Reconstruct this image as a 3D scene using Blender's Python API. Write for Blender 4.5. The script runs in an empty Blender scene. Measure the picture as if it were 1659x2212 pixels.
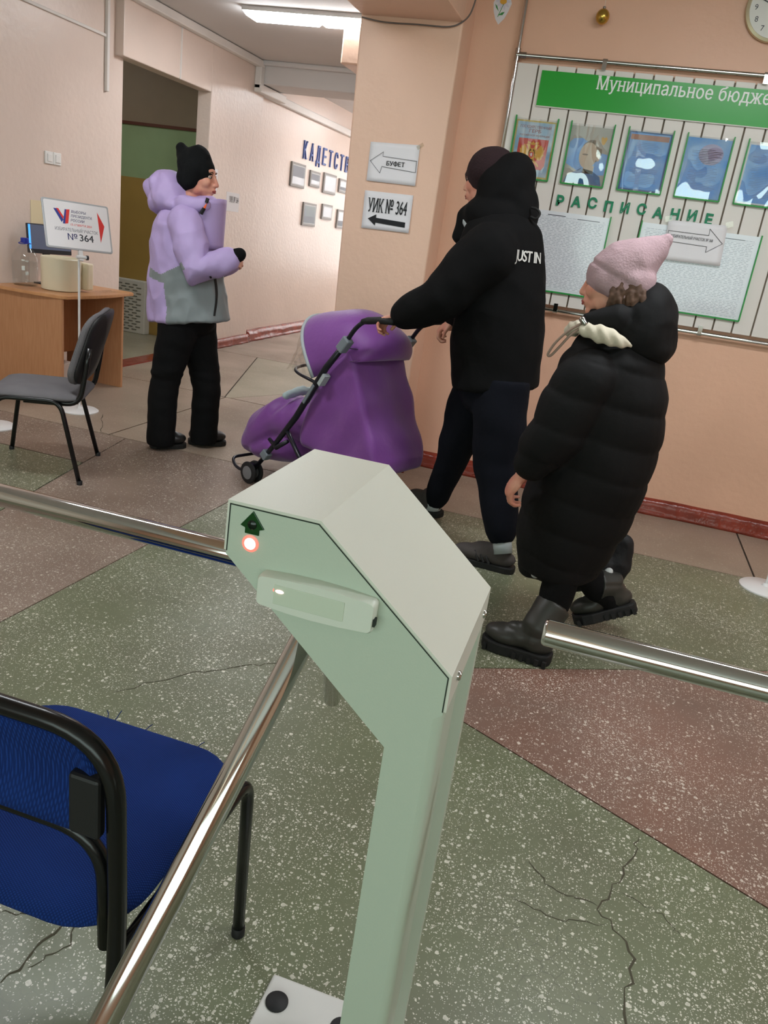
import bpy, bmesh, math, random
from mathutils import Vector, Matrix, noise, Quaternion
from mathutils.bvhtree import BVHTree

# ------------------------------------------------------------------ camera, world, exposure
scene = bpy.context.scene
COL = scene.collection
random.seed(7)
PI = math.pi
YAW, PITCH, ROLL, FOC = -0.24455, 0.339935, 0.141017, 1700.0
cam_data = bpy.data.cameras.new('camera')
cam = bpy.data.objects.new('camera', cam_data)
COL.objects.link(cam)
scene.camera = cam
cam_data.sensor_fit = 'VERTICAL'
cam_data.sensor_height = 24.0
cam_data.lens = FOC / 2212.0 * 24.0
cam_data.clip_start = 0.02
_f = Vector((math.sin(YAW) * math.cos(PITCH), math.cos(YAW) * math.cos(PITCH), -math.sin(PITCH)))
_r0 = Vector((math.cos(YAW), -math.sin(YAW), 0))
_u0 = _r0.cross(_f)
_r = math.cos(ROLL) * _r0 + math.sin(ROLL) * _u0
_u = -math.sin(ROLL) * _r0 + math.cos(ROLL) * _u0
cam.matrix_world = Matrix(((_r.x, _u.x, -_f.x, 0.0), (_r.y, _u.y, -_f.y, 0.0), (_r.z, _u.z, -_f.z, 1.36), (0, 0, 0, 1)))

world = bpy.data.worlds.new('world')
scene.world = world
world.use_nodes = True
world.node_tree.nodes['Background'].inputs[0].default_value = (0.80, 0.95, 0.92, 1)
world.node_tree.nodes['Background'].inputs[1].default_value = 0.35

scene.view_settings.view_transform = 'Standard'
scene.view_settings.look = 'None'
scene.view_settings.gamma = 1.0
scene.view_settings.use_curve_mapping = False
scene.view_settings.exposure = 0.28

LAMP = 34.0          # emission of the ceiling light diffusers
def area(name, loc, rot, sx, sy, power, color):
    d = bpy.data.lights.new(name, 'AREA'); d.shape = 'RECTANGLE'; d.size = sx; d.size_y = sy
    d.energy = power; d.color = color
    o = bpy.data.objects.new(name, d); COL.objects.link(o); o.location = loc; o.rotation_euler = rot
    return o
# daylight entering through the row of entrance windows behind the camera
area('daylight', (-0.3, -2.93, 1.55), (PI / 2, 0, 0), 4.6, 1.5, 60.0, (0.80, 1.0, 0.93))

# daylight from the window closing the far end of the corridor
area('corridor_daylight', (-2.75, 12.9, 1.45), (-PI / 2, 0, 0), 1.9, 1.7, 26.0, (0.93, 0.98, 1.0))

# ------------------------------------------------------------------ helpers
def C(r, g, b, a=1.0):
    f = lambda c: (c / 255.0 / 12.92) if c / 255.0 <= 0.04045 else ((c / 255.0 + 0.055) / 1.055) ** 2.4
    return (f(r), f(g), f(b), a)

MATS = {}
def mat(name, col, rough=0.6, metal=0.0, var=0.0, vscale=6.0, bump=0.0, bscale=60.0, emit=None, estr=0.0, spec=0.5,
        col2=None, stretch=None, coat=0.0, sheen=0.0, alpha=1.0, trans=0.0, ior=1.45):
    if name in MATS: return MATS[name]
    m = bpy.data.materials.new(name); m.use_nodes = True
    nt = m.node_tree; N = nt.nodes; L = nt.links
    p = N['Principled BSDF']
    p.inputs['Base Color'].default_value = col
    p.inputs['Roughness'].default_value = rough
    p.inputs['Metallic'].default_value = metal
    p.inputs['Specular IOR Level'].default_value = spec
    p.inputs['Coat Weight'].default_value = coat
    p.inputs['Sheen Weight'].default_value = sheen
    p.inputs['Alpha'].default_value = alpha
    p.inputs['Transmission Weight'].default_value = trans
    p.inputs['IOR'].default_value = ior
    if emit:
        p.inputs['Emission Color'].default_value = emit
        p.inputs['Emission Strength'].default_value = estr
    tc = None
    if var > 0 or bump > 0:
        tc = N.new('ShaderNodeTexCoord')
        src = tc.outputs['Object']
        if stretch:
            mp = N.new('ShaderNodeMapping'); mp.inputs['Scale'].default_value = stretch
            L.new(src, mp.inputs['Vector']); src = mp.outputs['Vector']
    if var > 0:
        nz = N.new('ShaderNodeTexNoise'); nz.inputs['Scale'].default_value = vscale; nz.inputs['Detail'].default_value = 5
        L.new(src, nz.inputs['Vector'])
        mx = N.new('ShaderNodeMix'); mx.data_type = 'RGBA'
        c2 = col2 if col2 else tuple(list(c * (1 - var) for c in col[:3]) + [1])
        mx.inputs[6].default_value = col; mx.inputs[7].default_value = c2
        rp = N.new('ShaderNodeValToRGB'); rp.color_ramp.elements[0].position = 0.35; rp.color_ramp.elements[1].position = 0.68
        L.new(nz.outputs['Fac'], rp.inputs['Fac']); L.new(rp.outputs['Color'], mx.inputs[0])
        L.new(mx.outputs[2], p.inputs['Base Color'])
    if bump > 0:
        nb = N.new('ShaderNodeTexNoise'); nb.inputs['Scale'].default_value = bscale; nb.inputs['Detail'].default_value = 4
        L.new(src, nb.inputs['Vector'])
        bp = N.new('ShaderNodeBump'); bp.inputs['Strength'].default_value = bump; bp.inputs['Distance'].default_value = 0.01
        L.new(nb.outputs['Fac'], bp.inputs['Height']); L.new(bp.outputs['Normal'], p.inputs['Normal'])
    MATS[name] = m
    return m

def film(name, gloss=0.16, tint=(1, 1, 1, 1), rough=0.05):
    m = bpy.data.materials.new(name); m.use_nodes = True
    nt = m.node_tree; N = nt.nodes; L = nt.links
    N.remove(N['Principled BSDF'])
    out = N['Material Output']
    tr = N.new('ShaderNodeBsdfTransparent'); tr.inputs[0].default_value = tint
    gl = N.new('ShaderNodeBsdfGlossy'); gl.inputs['Roughness'].default_value = rough
    mx = N.new('ShaderNodeMixShader'); mx.inputs[0].default_value = gloss
    L.new(tr.outputs[0], mx.inputs[1]); L.new(gl.outputs[0], mx.inputs[2]); L.new(mx.outputs[0], out.inputs[0])
    MATS[name] = m
    return m

def frame(fwd, ref=(0, 0, 1)):
    f = Vector(fwd).normalized(); r = Vector(ref)
    if abs(f.dot(r.normalized())) > 0.98: r = Vector((1, 0, 0)) if abs(f.x) < 0.9 else Vector((0, 1, 0))
    a = f.cross(r).normalized(); b = a.cross(f).normalized()
    return f, a, b

def fillet(pts, r, n=5):
    pts = [Vector(p) for p in pts]; out = [pts[0]]
    for i in range(1, len(pts) - 1):
        p, a, b = pts[i], pts[i - 1], pts[i + 1]
        da, db = (a - p), (b - p)
        k = min(r, da.length * 0.49, db.length * 0.49)
        s = p + da.normalized() * k; e = p + db.normalized() * k
        for j in range(n + 1):
            t = j / n
            out.append((1 - t) ** 2 * s + 2 * t * (1 - t) * p + t * t * e)
    out.append(pts[-1])
    return out

def catmull(pts, n=6):
    P = [Vector(p) for p in pts]; P = [2 * P[0] - P[1]] + P + [2 * P[-1] - P[-2]]
    out = []
    for i in range(1, len(P) - 2):
        for j in range(n):
            t = j / n
            out.append(0.5 * ((2 * P[i]) + (P[i + 1] - P[i - 1]) * t + (2 * P[i - 1] - 5 * P[i] + 4 * P[i + 1] - P[i + 2]) * t * t
                              + (3 * P[i] - 3 * P[i + 1] + P[i + 2] - P[i - 1]) * t ** 3))
    out.append(P[-2])
    return out

class MB:
    """collects vertices and faces of ONE mesh"""
    def __init__(s): s.v = []; s.f = []; s.mi = []; s.m = 0; s.X = None
    def add(s, vs, fs):
        o = len(s.v)
        s.v += [tuple(s.X @ Vector(v)) if s.X else tuple(v) for v in vs]
        s.f += [tuple(i + o for i in f) for f in fs]; s.mi += [s.m] * len(fs)
        return s
    def box(s, lo, hi):
        x0, y0, z0 = lo; x1, y1, z1 = hi
        return s.add([(x0, y0, z0), (x1, y0, z0), (x1, y1, z0), (x0, y1, z0), (x0, y0, z1), (x1, y0, z1), (x1, y1, z1), (x0, y1, z1)],
                     [(0, 3, 2, 1), (4, 5, 6, 7), (0, 1, 5, 4), (1, 2, 6, 5), (2, 3, 7, 6), (3, 0, 4, 7)])
    def obox(s, c, ax, ay, az):
        c, ax, ay, az = Vector(c), Vector(ax), Vector(ay), Vector(az)
        vs = [c + i * ax + j * ay + k * az for k in (-1, 1) for i, j in ((-1, -1), (1, -1), (1, 1), (-1, 1))]
        return s.add(vs, [(0, 3, 2, 1), (4, 5, 6, 7), (0, 1, 5, 4), (1, 2, 6, 5), (2, 3, 7, 6), (3, 0, 4, 7)])
    def bar(s, a, b, w, h, ref=(0, 0, 1)):
        a, b = Vector(a), Vector(b); f, x, y = frame(b - a, ref)
        return s.obox((a + b) / 2, x * w / 2, y * h / 2, (b - a) / 2)
    def prism(s, pts, off):
        n = len(pts); p = [Vector(q) for q in pts]; off = Vector(off)
        nor = Vector((0, 0, 0))
        for i in range(n): nor += p[i].cross(p[(i + 1) % n])
        if nor.dot(off) > 0: p = p[::-1]
        q = [a + off for a in p]
        return s.add(p + q, [tuple(range(n)), tuple(range(2 * n - 1, n - 1, -1))] + [(i, n + i, n + (i + 1) % n, (i + 1) % n) for i in range(n)])
    def poly(s, pts): return s.add(pts, [tuple(range(len(pts)))])
    def grid(s, fn, nu, nv, close_u=False):
        vs = [fn(i / nu, j / nv) for j in range(nv + 1) for i in range(nu + (0 if close_u else 1))]
        w = nu if close_u else nu + 1; fs = []
        for j in range(nv):
            for i in range(nu):
                a = j * w + i; b = j * w + (i + 1) % w
                fs.append((a, b, b + w, a + w))
        return s.add(vs, fs)
    def tube(s, pts, r, n=10, cap=True, ref=(0, 0, 1)):
        pts = [Vector(p) for p in pts]; m = len(pts)
        R = r if isinstance(r, (list, tuple)) else [r] * m
        vs = []; a = None
        for i, p in enumerate(pts):
            t = (pts[min(i + 1, m - 1)] - pts[max(i - 1, 0)])
            t = t.normalized() if t.length > 1e-9 else Vector((0, 0, 1))
            if a is None: _, a, _ = frame(t, ref)
            a = (a - t * a.dot(t)).normalized(); b = t.cross(a)
            ri = R[i]; ra, rb = ri if isinstance(ri, tuple) else (ri, ri)
            vs += [p + a * ra * math.cos(2 * PI * k / n) + b * rb * math.sin(2 * PI * k / n) for k in range(n)]
        fs = [(i * n + k, i * n + (k + 1) % n, (i + 1) * n + (k + 1) % n, (i + 1) * n + k) for i in range(m - 1) for k in range(n)]
        if cap: fs += [tuple(range(n - 1, -1, -1)), tuple((m - 1) * n + k for k in range(n))]
        return s.add(vs, fs)
    def limb(s, pts, radii, n=14, ref=(0, 0, 1)):
        """closed tapering tube with rounded ends"""
        pts = [Vector(p) for p in pts]; R = [r if isinstance(r, tuple) else (r, r) for r in radii]
        t0 = (pts[0] - pts[1]).normalized(); t1 = (pts[-1] - pts[-2]).normalized()
        def capr(p, t, r):
            k = min(r)
            return [(p + t * k * math.sin(q), (max(r[0] * math.cos(q), 1e-4), max(r[1] * math.cos(q), 1e-4))) for q in (0.5, 1.0, 1.4)]
        A = capr(pts[0], t0, R[0])[::-1]; B = capr(pts[-1], t1, R[-1])
        P = [a for a, _ in A] + pts + [a for a, _ in B]; Q = [b for _, b in A] + R + [b for _, b in B]
        return s.tube(P, Q, n, True, ref)
    def ell(s, c, r, M=None, nu=18, nv=12):
        c = Vector(c)
        def fn(u, v):
            th = 2 * PI * u; ph = -PI / 2 + PI * v
            p = Vector((r[0] * math.cos(ph) * math.cos(th), r[1] * math.cos(ph) * math.sin(th), r[2] * math.sin(ph)))
            return c + (M @ p if M else p)
        vs = [fn(0, 0)] + [fn(i / nu, j / nv) for j in range(1, nv) for i in range(nu)] + [fn(0, 1)]
        fs = []
        for i in range(nu): fs.append((0, 1 + (i + 1) % nu, 1 + i))
        for j in range(nv - 2):
            for i in range(nu):
                a = 1 + j * nu + i; b = 1 + j * nu + (i + 1) % nu
                fs.append((a, b, b + nu, a + nu))
        top = len(vs) - 1; o = 1 + (nv - 2) * nu
        for i in range(nu): fs.append((o + i, o + (i + 1) % nu, top))
        return s.add(vs, fs)
    def lathe(s, prof, c=(0, 0, 0), n=24, axis=(0, 0, 1)):
        f, a, b = frame(axis, (1, 0, 0)); c = Vector(c)
        vs = [c + f * z + (a * math.cos(2 * PI * k / n) + b * math.sin(2 * PI * k / n)) * max(r, 1e-5) for r, z in prof for k in range(n)]
        m = len(prof)
        fs = [(i * n + k, (i + 1) * n + k, (i + 1) * n + (k + 1) % n, i * n + (k + 1) % n) for i in range(m - 1) for k in range(n)]
        fs += [tuple(range(n)), tuple((m - 1) * n + k for k in range(n - 1, -1, -1))]
        return s.add(vs, fs)
    def mesh(s, name):
        me = bpy.data.meshes.new(name); me.from_pydata(s.v, [], s.f)
        if any(s.mi): me.polygons.foreach_set('material_index', s.mi)
        bm = bmesh.new(); bm.from_mesh(me); bmesh.ops.recalc_face_normals(bm, faces=bm.faces); bm.to_mesh(me); bm.free()
        me.update()
        return me

def matlist(m): return [m] if not isinstance(m, (list, tuple)) else list(m)
def link(name, me, m, parent=None, smooth=False, bevel=0.0, seg=2):
    o = bpy.data.objects.new(name, me); COL.objects.link(o)
    if not me.materials:
        for q in matlist(m): me.materials.append(q)
    if smooth == 'auto':
        me.set_sharp_from_angle(angle=math.radians(40))
    elif smooth:
        me.polygons.foreach_set('use_smooth', [True] * len(me.polygons))
    else:
        me.polygons.foreach_set('use_smooth', [False] * len(me.polygons))
    if bevel > 0:
        b = o.modifiers.new('bevel', 'BEVEL'); b.width = bevel; b.segments = seg; b.limit_method = 'ANGLE'; b.angle_limit = 0.6
        b.harden_normals = False
    if parent: o.parent = parent
    return o
def root_of(o):
    while o.parent: o = o.parent
    return o
def build(mb, name, m, parent=None, smooth=False, bevel=0.0, world=False, seg=2):
    """link ONE mesh object; world=True: the vertices are in world space and are brought into the root's frame"""
    me = mb.mesh(name) if isinstance(mb, MB) else mb
    if world and parent:
        me.transform(root_of(parent).matrix_basis.inverted())
    return link(name, me, m, parent, smooth, bevel, seg)
def tag(o, label=None, cat=None, group=None, kind=None):
    if label: o['label'] = label
    if cat: o['category'] = cat
    if group: o['group'] = group
    if kind: o['kind'] = kind
    return o
def thing(name, label, cat, loc=(0, 0, 0), rotz=0.0, group=None):
    o = bpy.data.objects.new(name, None); COL.objects.link(o); o.empty_display_size = 0.1
    o.location = loc; o.rotation_euler = (0, 0, rotz)
    o.matrix_basis = Matrix.Translation(loc) @ Matrix.Rotation(rotz, 4, 'Z')
    return tag(o, label, cat, group)
def single(mb, name, m, label, cat, loc, group=None, **k):
    """a thing that is one mesh: vertices in world space, origin moved to loc"""
    me = mb.mesh(name) if isinstance(mb, MB) else mb
    me.transform(Matrix.Translation(-Vector(loc)))
    o = link(name, me, m, None, **k); o.location = loc; o.matrix_basis = Matrix.Translation(loc)
    return tag(o, label, cat, group)
def struct(name, mb, m, parent=None, **k):
    o = build(mb, name, m, parent, **k)
    return tag(o, kind='structure') if not parent else o
def copy_tree(o, parent=None):
    c = o.copy(); COL.objects.link(c)
    if parent: c.parent = parent
    for ch in list(o.children): copy_tree(ch, c)
    return c

def fuse(mb, voxel=0.01, it=6, fac=0.5):
    """one continuous skin around overlapping volumes"""
    me = mb.mesh('tmp'); o = bpy.data.objects.new('tmp', me); COL.objects.link(o)
    r = o.modifiers.new('r', 'REMESH'); r.mode = 'VOXEL'; r.voxel_size = voxel
    if it:
        s = o.modifiers.new('s', 'SMOOTH'); s.factor = fac; s.iterations = it
    dg = bpy.context.evaluated_depsgraph_get()
    out = bpy.data.meshes.new_from_object(o.evaluated_get(dg))
    bpy.data.objects.remove(o); bpy.data.meshes.remove(me)
    return out
def displace(me, fn):
    me.update()
    nr = [v.normal.copy() for v in me.vertices]
    for v, n in zip(me.vertices, nr):
        v.co = v.co + n * fn(v.co, n)
    me.update()
def folds(amp, scale, stretch=(1, 1, 1)):
    S = Vector(stretch)
    def fn(co, n):
        q = Vector((co.x * S.x, co.y * S.y, co.z * S.z)) * scale
        a = noise.noise(q); b = noise.noise(q * 2.3 + Vector((3, 1, 7)))
        return amp * ((1 - abs(a) * 2.2) * 0.7 + b * 0.45)
    return fn

def flat_fill(polys, bold, sx, serif):
    """fill glyph contours by non-zero winding, cut into horizontal trapezoids"""
    box = [(min(q[0] for q in P), max(q[0] for q in P), P) for P in polys]; box.sort(key=lambda t: t[0])
    groups = []
    for x0, x1, P in box:
        if groups and x0 < groups[-1][0] - 0.004: groups[-1][1].append(P); groups[-1][0] = max(groups[-1][0], x1)
        else: groups.append([x1, [P]])
    vs, fs = [], []
    def quad(a0, a1, b0, b1, y0, y1, z=0.0):
        k = len(vs); vs.extend([(a0, y0, z), (a1, y0, z), (b1, y1, z), (b0, y1, z)]); fs.append((k, k + 1, k + 2, k + 3))
    for _, G in groups:
        segs = []; ys = set()
        for P in G:
            for i in range(len(P)):
                (xa, ya), (xb, yb) = P[i], P[(i + 1) % len(P)]
                ys.add(round(ya, 4))
                if abs(ya - yb) > 1e-6: segs.append((xa, ya, xb, yb) if ya < yb else (xb, yb, xa, ya, -1))
        for i in range(len(segs)):
            a = segs[i]; ax0, ax1 = min(a[0], a[2]), max(a[0], a[2])
            for j in range(i + 1, len(segs)):
                b = segs[j]
                if b[3] <= a[1] or b[1] >= a[3] or max(b[0], b[2]) <= ax0 or min(b[0], b[2]) >= ax1: continue
                ma = (a[2] - a[0]) / (a[3] - a[1]); mb_ = (b[2] - b[0]) / (b[3] - b[1])
                if abs(ma - mb_) < 1e-9: continue
                y = (b[0] - mb_ * b[1] - a[0] + ma * a[1]) / (ma - mb_)
                if max(a[1], b[1]) < y < min(a[3], b[3]): ys.add(round(y, 4))
        Y = []
        for y in sorted(ys):
            if not Y or y - Y[-1] > 0.003: Y.append(y)
        for y0, y1 in zip(Y, Y[1:]):
            m = (y0 + y1) / 2; cr = []
            for g in segs:
                if g[1] <= m < g[3]:
                    k = (g[2] - g[0]) / (g[3] - g[1])
                    cr.append((g[0] + k * (m - g[1]), g[0] + k * (y0 - g[1]), g[0] + k * (y1 - g[1]), -1 if len(g) == 5 else 1))
            cr.sort(); w = 0; spans = []
            for c_ in cr:
                if w == 0: st_ = c_
                w += c_[3]
                if w == 0: spans.append([st_[1] - bold, c_[1] + bold, st_[2] - bold, c_[2] + bold])
            out = []
            for q in spans:
                if out and q[0] <= out[-1][1] and q[2] <= out[-1][3]: out[-1][1] = max(out[-1][1], q[1]); out[-1][3] = max(out[-1][3], q[3])
                else: out.append(q)
            e0 = bold if y0 == Y[0] else 0.0; e1 = bold if y1 == Y[-1] else 0.0
            for q in out: quad(q[0], q[1], q[2], q[3], y0 - e0, y1 + e1)
        if serif:
            k = 0
            for lev, sg in ((Y[0], 1), (Y[-1], -1)):
                if Y[-1] - Y[0] < 0.3 or (sg == 1 and lev < -0.05): continue
                xs = sorted({round(q[0], 3) for P in G for q in P if abs(q[1] - lev) < 0.004}); i = 0
                while i < len(xs) - 1:
                    if 0.06 < xs[i + 1] - xs[i] < 0.22:
                        k += 1; quad(xs[i] - 0.045 - bold, xs[i + 1] + 0.045 + bold, xs[i] - 0.045 - bold, xs[i + 1] + 0.045 + bold, min(lev, lev + sg * serif), max(lev, lev + sg * serif), 0.008 + 0.004 * (k % 4)); i += 2
                    else: i += 1
    xs = [v[0] for v in vs]; mid = (min(xs) + max(xs)) / 2
    me = bpy.data.meshes.new('t'); me.from_pydata([((x - mid) * sx, y, z) for x, y, z in vs], [], fs); me.update()
    return me
def text_mesh(body, bold=0.0, sx=1.0, spacing=1.0, depth=0.0, res=3, serif=0.0):
    """flat mesh of the words, 1 unit = font size, centred on x, baseline at 0; glyph contours that overlap go to separate layers"""
    c = bpy.data.curves.new('t', 'FONT'); c.body = body; c.align_x = 'CENTER'
    c.space_character = spacing; c.resolution_u = res
    o = bpy.data.objects.new('t', c); COL.objects.link(o)
    dg = bpy.context.evaluated_depsgraph_get()
    cu = o.evaluated_get(dg).to_curve(dg)
    polys = []
    for sp_ in cu.splines:
        pts = []
        B = sp_.bezier_points; n = len(B)
        if n:
            for i in range(n):
                p0, p1 = B[i], B[(i + 1) % n]
                straight = (p0.handle_right - p0.co).length < 1e-5 and (p1.handle_left - p1.co).length < 1e-5 or abs((p1.co - p0.co).normalized().cross((p0.handle_right - p0.co)).length) < 1e-5 and abs((p1.co - p0.co).normalized().cross((p1.handle_left - p1.co)).length) < 1e-5
                for j in range(1 if straight else 4):
                    t = j / 4.0
                    q = (1 - t) ** 3 * p0.co + 3 * t * (1 - t) ** 2 * p0.handle_right + 3 * t * t * (1 - t) * p1.handle_left + t ** 3 * p1.co
                    pts.append((q.x, q.y))
        else: pts = [(q.co.x, q.co.y) for q in sp_.points]
        if len(pts) > 2: polys.append(pts)
    o.to_curve_clear(); bpy.data.objects.remove(o); bpy.data.curves.remove(c)
    if depth == 0: return flat_fill(polys, bold, sx, serif)
    ar = lambda P: 0.5 * sum(P[i][0] * P[(i + 1) % len(P)][1] - P[(i + 1) % len(P)][0] * P[i][1] for i in range(len(P)))
    def inside(x, y, P):
        k = False
        for i in range(len(P)):
            (x0, y0), (x1, y1) = P[i], P[i - 1]
            if (y0 > y) != (y1 > y) and x < (x1 - x0) * (y - y0) / (y1 - y0) + x0: k = not k
        return k
    def is_hole(P): return any(Q is not P and ar(P) * ar(Q) < 0 and all(inside(x, y, Q) for x, y in P[::2]) for Q in polys)
    holes = [P for P in polys if is_hole(P)]; hid = {id(P) for P in holes}; outer = [P for P in polys if id(P) not in hid]
    layers = [[] for _ in range(4)]
    for i, P in enumerate(outer):
        layers[i % 4] += [P] + [h for h in holes if inside(h[0][0], h[0][1], P)]
    vs, fs = [], []
    for li, grp in enumerate(layers):
        if not grp: continue
        k = bpy.data.curves.new('t', 'CURVE'); k.dimensions = '2D'; k.fill_mode = 'BOTH'; k.offset = bold; k.extrude = depth
        for P in grp:
            q = k.splines.new('POLY'); q.points.add(len(P) - 1); q.use_cyclic_u = True
            q.points.foreach_set('co', [v_ for x, y in P for v_ in (x, y, 0.0, 1.0)])
        ob = bpy.data.objects.new('t', k); COL.objects.link(ob)
        m_ = bpy.data.meshes.new_from_object(ob.evaluated_get(bpy.context.evaluated_depsgraph_get()))
        b0 = len(vs); vs += [(v.co.x, v.co.y, v.co.z + 0.004 * li) for v in m_.vertices]; fs += [tuple(i + b0 for i in f.vertices) for f in m_.polygons]
        bpy.data.objects.remove(ob); bpy.data.curves.remove(k); bpy.data.meshes.remove(m_)
    xs = [v[0] for v in vs]; mid = (min(xs) + max(xs)) / 2
    me = bpy.data.meshes.new('t'); me.from_pydata([((x - mid) * sx, y, z) for x, y, z in vs], [], fs); me.update()
    return me
def put(me, org, right, up, size, width=None):
    """move a flat text mesh (xy) onto a plane in space"""
    r, u = Vector(right).normalized(), Vector(up).normalized(); n = r.cross(u)
    sx = size
    if width:
        xs = [v.co.x for v in me.vertices]; sx = width / (max(xs) - min(xs))
    M = Matrix(((r.x * sx, u.x * size, n.x * size, org[0]), (r.y * sx, u.y * size, n.y * size, org[1]), (r.z * sx, u.z * size, n.z * size, org[2]), (0, 0, 0, 1)))
    me.transform(M)
    return me
def words(body, name, m, parent, org, right, up, size, width=None, bold=0.0, spacing=1.0, depth=0.0, world=True, serif=None, res=3):
    me = text_mesh(body, bold, 1.0, spacing, depth, res, serif or 0.0)
    put(me, org, right, up, size, width)
    return build(me, name, m, parent, world=world)

# ------------------------------------------------------------------ materials of the setting
def paint(name, col, var=0.06, rough=0.42, bump=0.25):
    return mat(name, col, rough, var=var, vscale=2.2, bump=bump, bscale=26.0)
M_LEFT = paint('cream_wall_paint', C(226, 209, 198), rough=0.36)
M_PILLAR = paint('peach_wall_paint', C(238, 201, 177), var=0.06)
M_FRONT = paint('apricot_wall_paint', C(232, 187, 159), var=0.07)
M_CEIL = mat('whitewash', C(214, 210, 208), 0.85, var=0.04, vscale=1.5)
M_RED = mat('oxide_red_paint', C(142, 58, 42), 0.22, var=0.35, vscale=9.0, bump=0.5, bscale=18.0)
M_OCHRE = mat('ochre_wall_paint', C(166, 138, 74), 0.5, var=0.06)
M_SAGE = mat('sage_wall_paint', C(150, 176, 132), 0.5, var=0.06)
M_TAUPE = mat('taupe_wall_paint', C(150, 134, 112), 0.6, var=0.06)
M_BROWN = mat('brown_line_paint', C(96, 52, 34), 0.5)
M_JOINT = mat('dark_joint', C(52, 46, 40), 0.9)

def terrazzo(name, base, dark, chip, dens=0.5, crack=0.0):
    m = bpy.data.materials.new(name); m.use_nodes = True
    nt = m.node_tree; N = nt.nodes; L = nt.links; p = N['Principled BSDF']
    tc = N.new('ShaderNodeTexCoord'); src = tc.outputs['Object']
    def mix(fac, a, b):
        x = N.new('ShaderNodeMix'); x.data_type = 'RGBA'
        for s_, v_ in ((0, fac), (6, a), (7, b)):
            if isinstance(v_, (tuple, float)): x.inputs[s_].default_value = v_
            else: L.new(v_, x.inputs[s_])
        return x.outputs[2]
    def ramp(inp, a, b, inv=False):
        r = N.new('ShaderNodeMapRange'); r.inputs[1].default_value = a; r.inputs[2].default_value = b
        r.inputs[3].default_value = 1.0 if inv else 0.0; r.inputs[4].default_value = 0.0 if inv else 1.0
        L.new(inp, r.inputs[0]); return r.outputs[0]
    def math_(op, a, b):
        x = N.new('ShaderNodeMath'); x.operation = op
        for i, v_ in enumerate((a, b)):
            if isinstance(v_, float): x.inputs[i].default_value = v_
            else: L.new(v_, x.inputs[i])
        return x.outputs[0]
    n1 = N.new('ShaderNodeTexNoise'); n1.inputs['Scale'].default_value = 1.7; n1.inputs['Detail'].default_value = 7; L.new(src, n1.inputs['Vector'])
    col = mix(ramp(n1.outputs['Fac'], 0.38, 0.66), base, dark)
    wn = N.new('ShaderNodeTexNoise'); wn.inputs['Scale'].default_value = 70; L.new(src, wn.inputs['Vector'])
    wv = N.new('ShaderNodeVectorMath'); wv.operation = 'MULTIPLY_ADD'
    L.new(wn.outputs['Color'], wv.inputs[0]); wv.inputs[1].default_value = (0.012, 0.012, 0.0); L.new(src, wv.inputs[2])
    clus = N.new('ShaderNodeTexNoise'); clus.inputs['Scale'].default_value = 2.6; clus.inputs['Detail'].default_value = 3; L.new(src, clus.inputs['Vector'])
    chips = None
    for sc, thr, rr in ((60.0, dens * 0.50, 0.32), (115.0, dens * 0.9, 0.32), (205.0, dens * 1.15, 0.30)):
        v = N.new('ShaderNodeTexVoronoi'); v.voronoi_dimensions = '2D'; v.inputs['Scale'].default_value = sc
        L.new(wv.outputs[0], v.inputs['Vector'])
        sep = N.new('ShaderNodeSeparateColor'); L.new(v.outputs['Color'], sep.inputs[0])
        lim = math_('MULTIPLY', ramp(clus.outputs['Fac'], 0.25, 0.75), thr * 1.5)
        on = math_('LESS_THAN', sep.outputs[0], lim)
        rad = math_('MULTIPLY', sep.outputs[1], rr)
        inside = math_('LESS_THAN', v.outputs['Distance'], rad)
        k = math_('MULTIPLY', on, inside)
        chips = k if chips is None else math_('MAXIMUM', chips, k)
    if crack > 0:
        vc = N.new('ShaderNodeTexVoronoi'); vc.voronoi_dimensions = '2D'; vc.feature = 'DISTANCE_TO_EDGE'; vc.inputs['Scale'].default_value = 26.0
        wn2 = N.new('ShaderNodeTexNoise'); wn2.inputs['Scale'].default_value = 30; L.new(src, wn2.inputs['Vector'])
        wv2 = N.new('ShaderNodeVectorMath'); wv2.operation = 'MULTIPLY_ADD'
        L.new(wn2.outputs['Color'], wv2.inputs[0]); wv2.inputs[1].default_value = (0.03, 0.03, 0.0); L.new(src, wv2.inputs[2])
        L.new(wv2.outputs[0], vc.inputs['Vector'])
        cm = N.new('ShaderNodeTexNoise'); cm.inputs['Scale'].default_value = 1.1; cm.inputs['Detail'].default_value = 4; L.new(src, cm.inputs['Vector'])
        ck = math_('MULTIPLY', ramp(vc.outputs['Distance'], 0.0, 0.05, True), ramp(cm.outputs['Fac'], 0.50, 0.64))
        col = mix(math_('MULTIPLY', ck, crack), col, C(58, 56, 44))
        pale = math_('MULTIPLY', ramp(cm.outputs['Fac'], 0.50, 0.72), 0.35)
        col = mix(pale, col, C(140, 140, 122))
    cc = mix(sep.outputs[2], chip, tuple([c * 0.72 for c in chip[:3]] + [1.0]))
    col = mix(chips, col, cc)
    L.new(col, p.inputs['Base Color'])
    p.inputs['Specular IOR Level'].default_value = 0.45
    rr_ = ramp(n1.outputs['Fac'], 0.3, 0.7); x = N.new('ShaderNodeMapRange'); L.new(rr_, x.inputs[0]); x.inputs[3].default_value = 0.30; x.inputs[4].default_value = 0.46
    L.new(x.outputs[0], p.inputs['Roughness'])
    bp = N.new('ShaderNodeBump'); bp.inputs['Strength'].default_value = 0.12; bp.inputs['Distance'].default_value = 0.004
    L.new(clus.outputs['Fac'], bp.inputs['Height']); L.new(bp.outputs['Normal'], p.inputs['Normal'])
    MATS[name] = m
    return m
T_GREEN = terrazzo('green_terrazzo', C(105, 111, 85), C(95, 97, 75), C(206, 204, 188), 0.62, 0.75)
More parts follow.
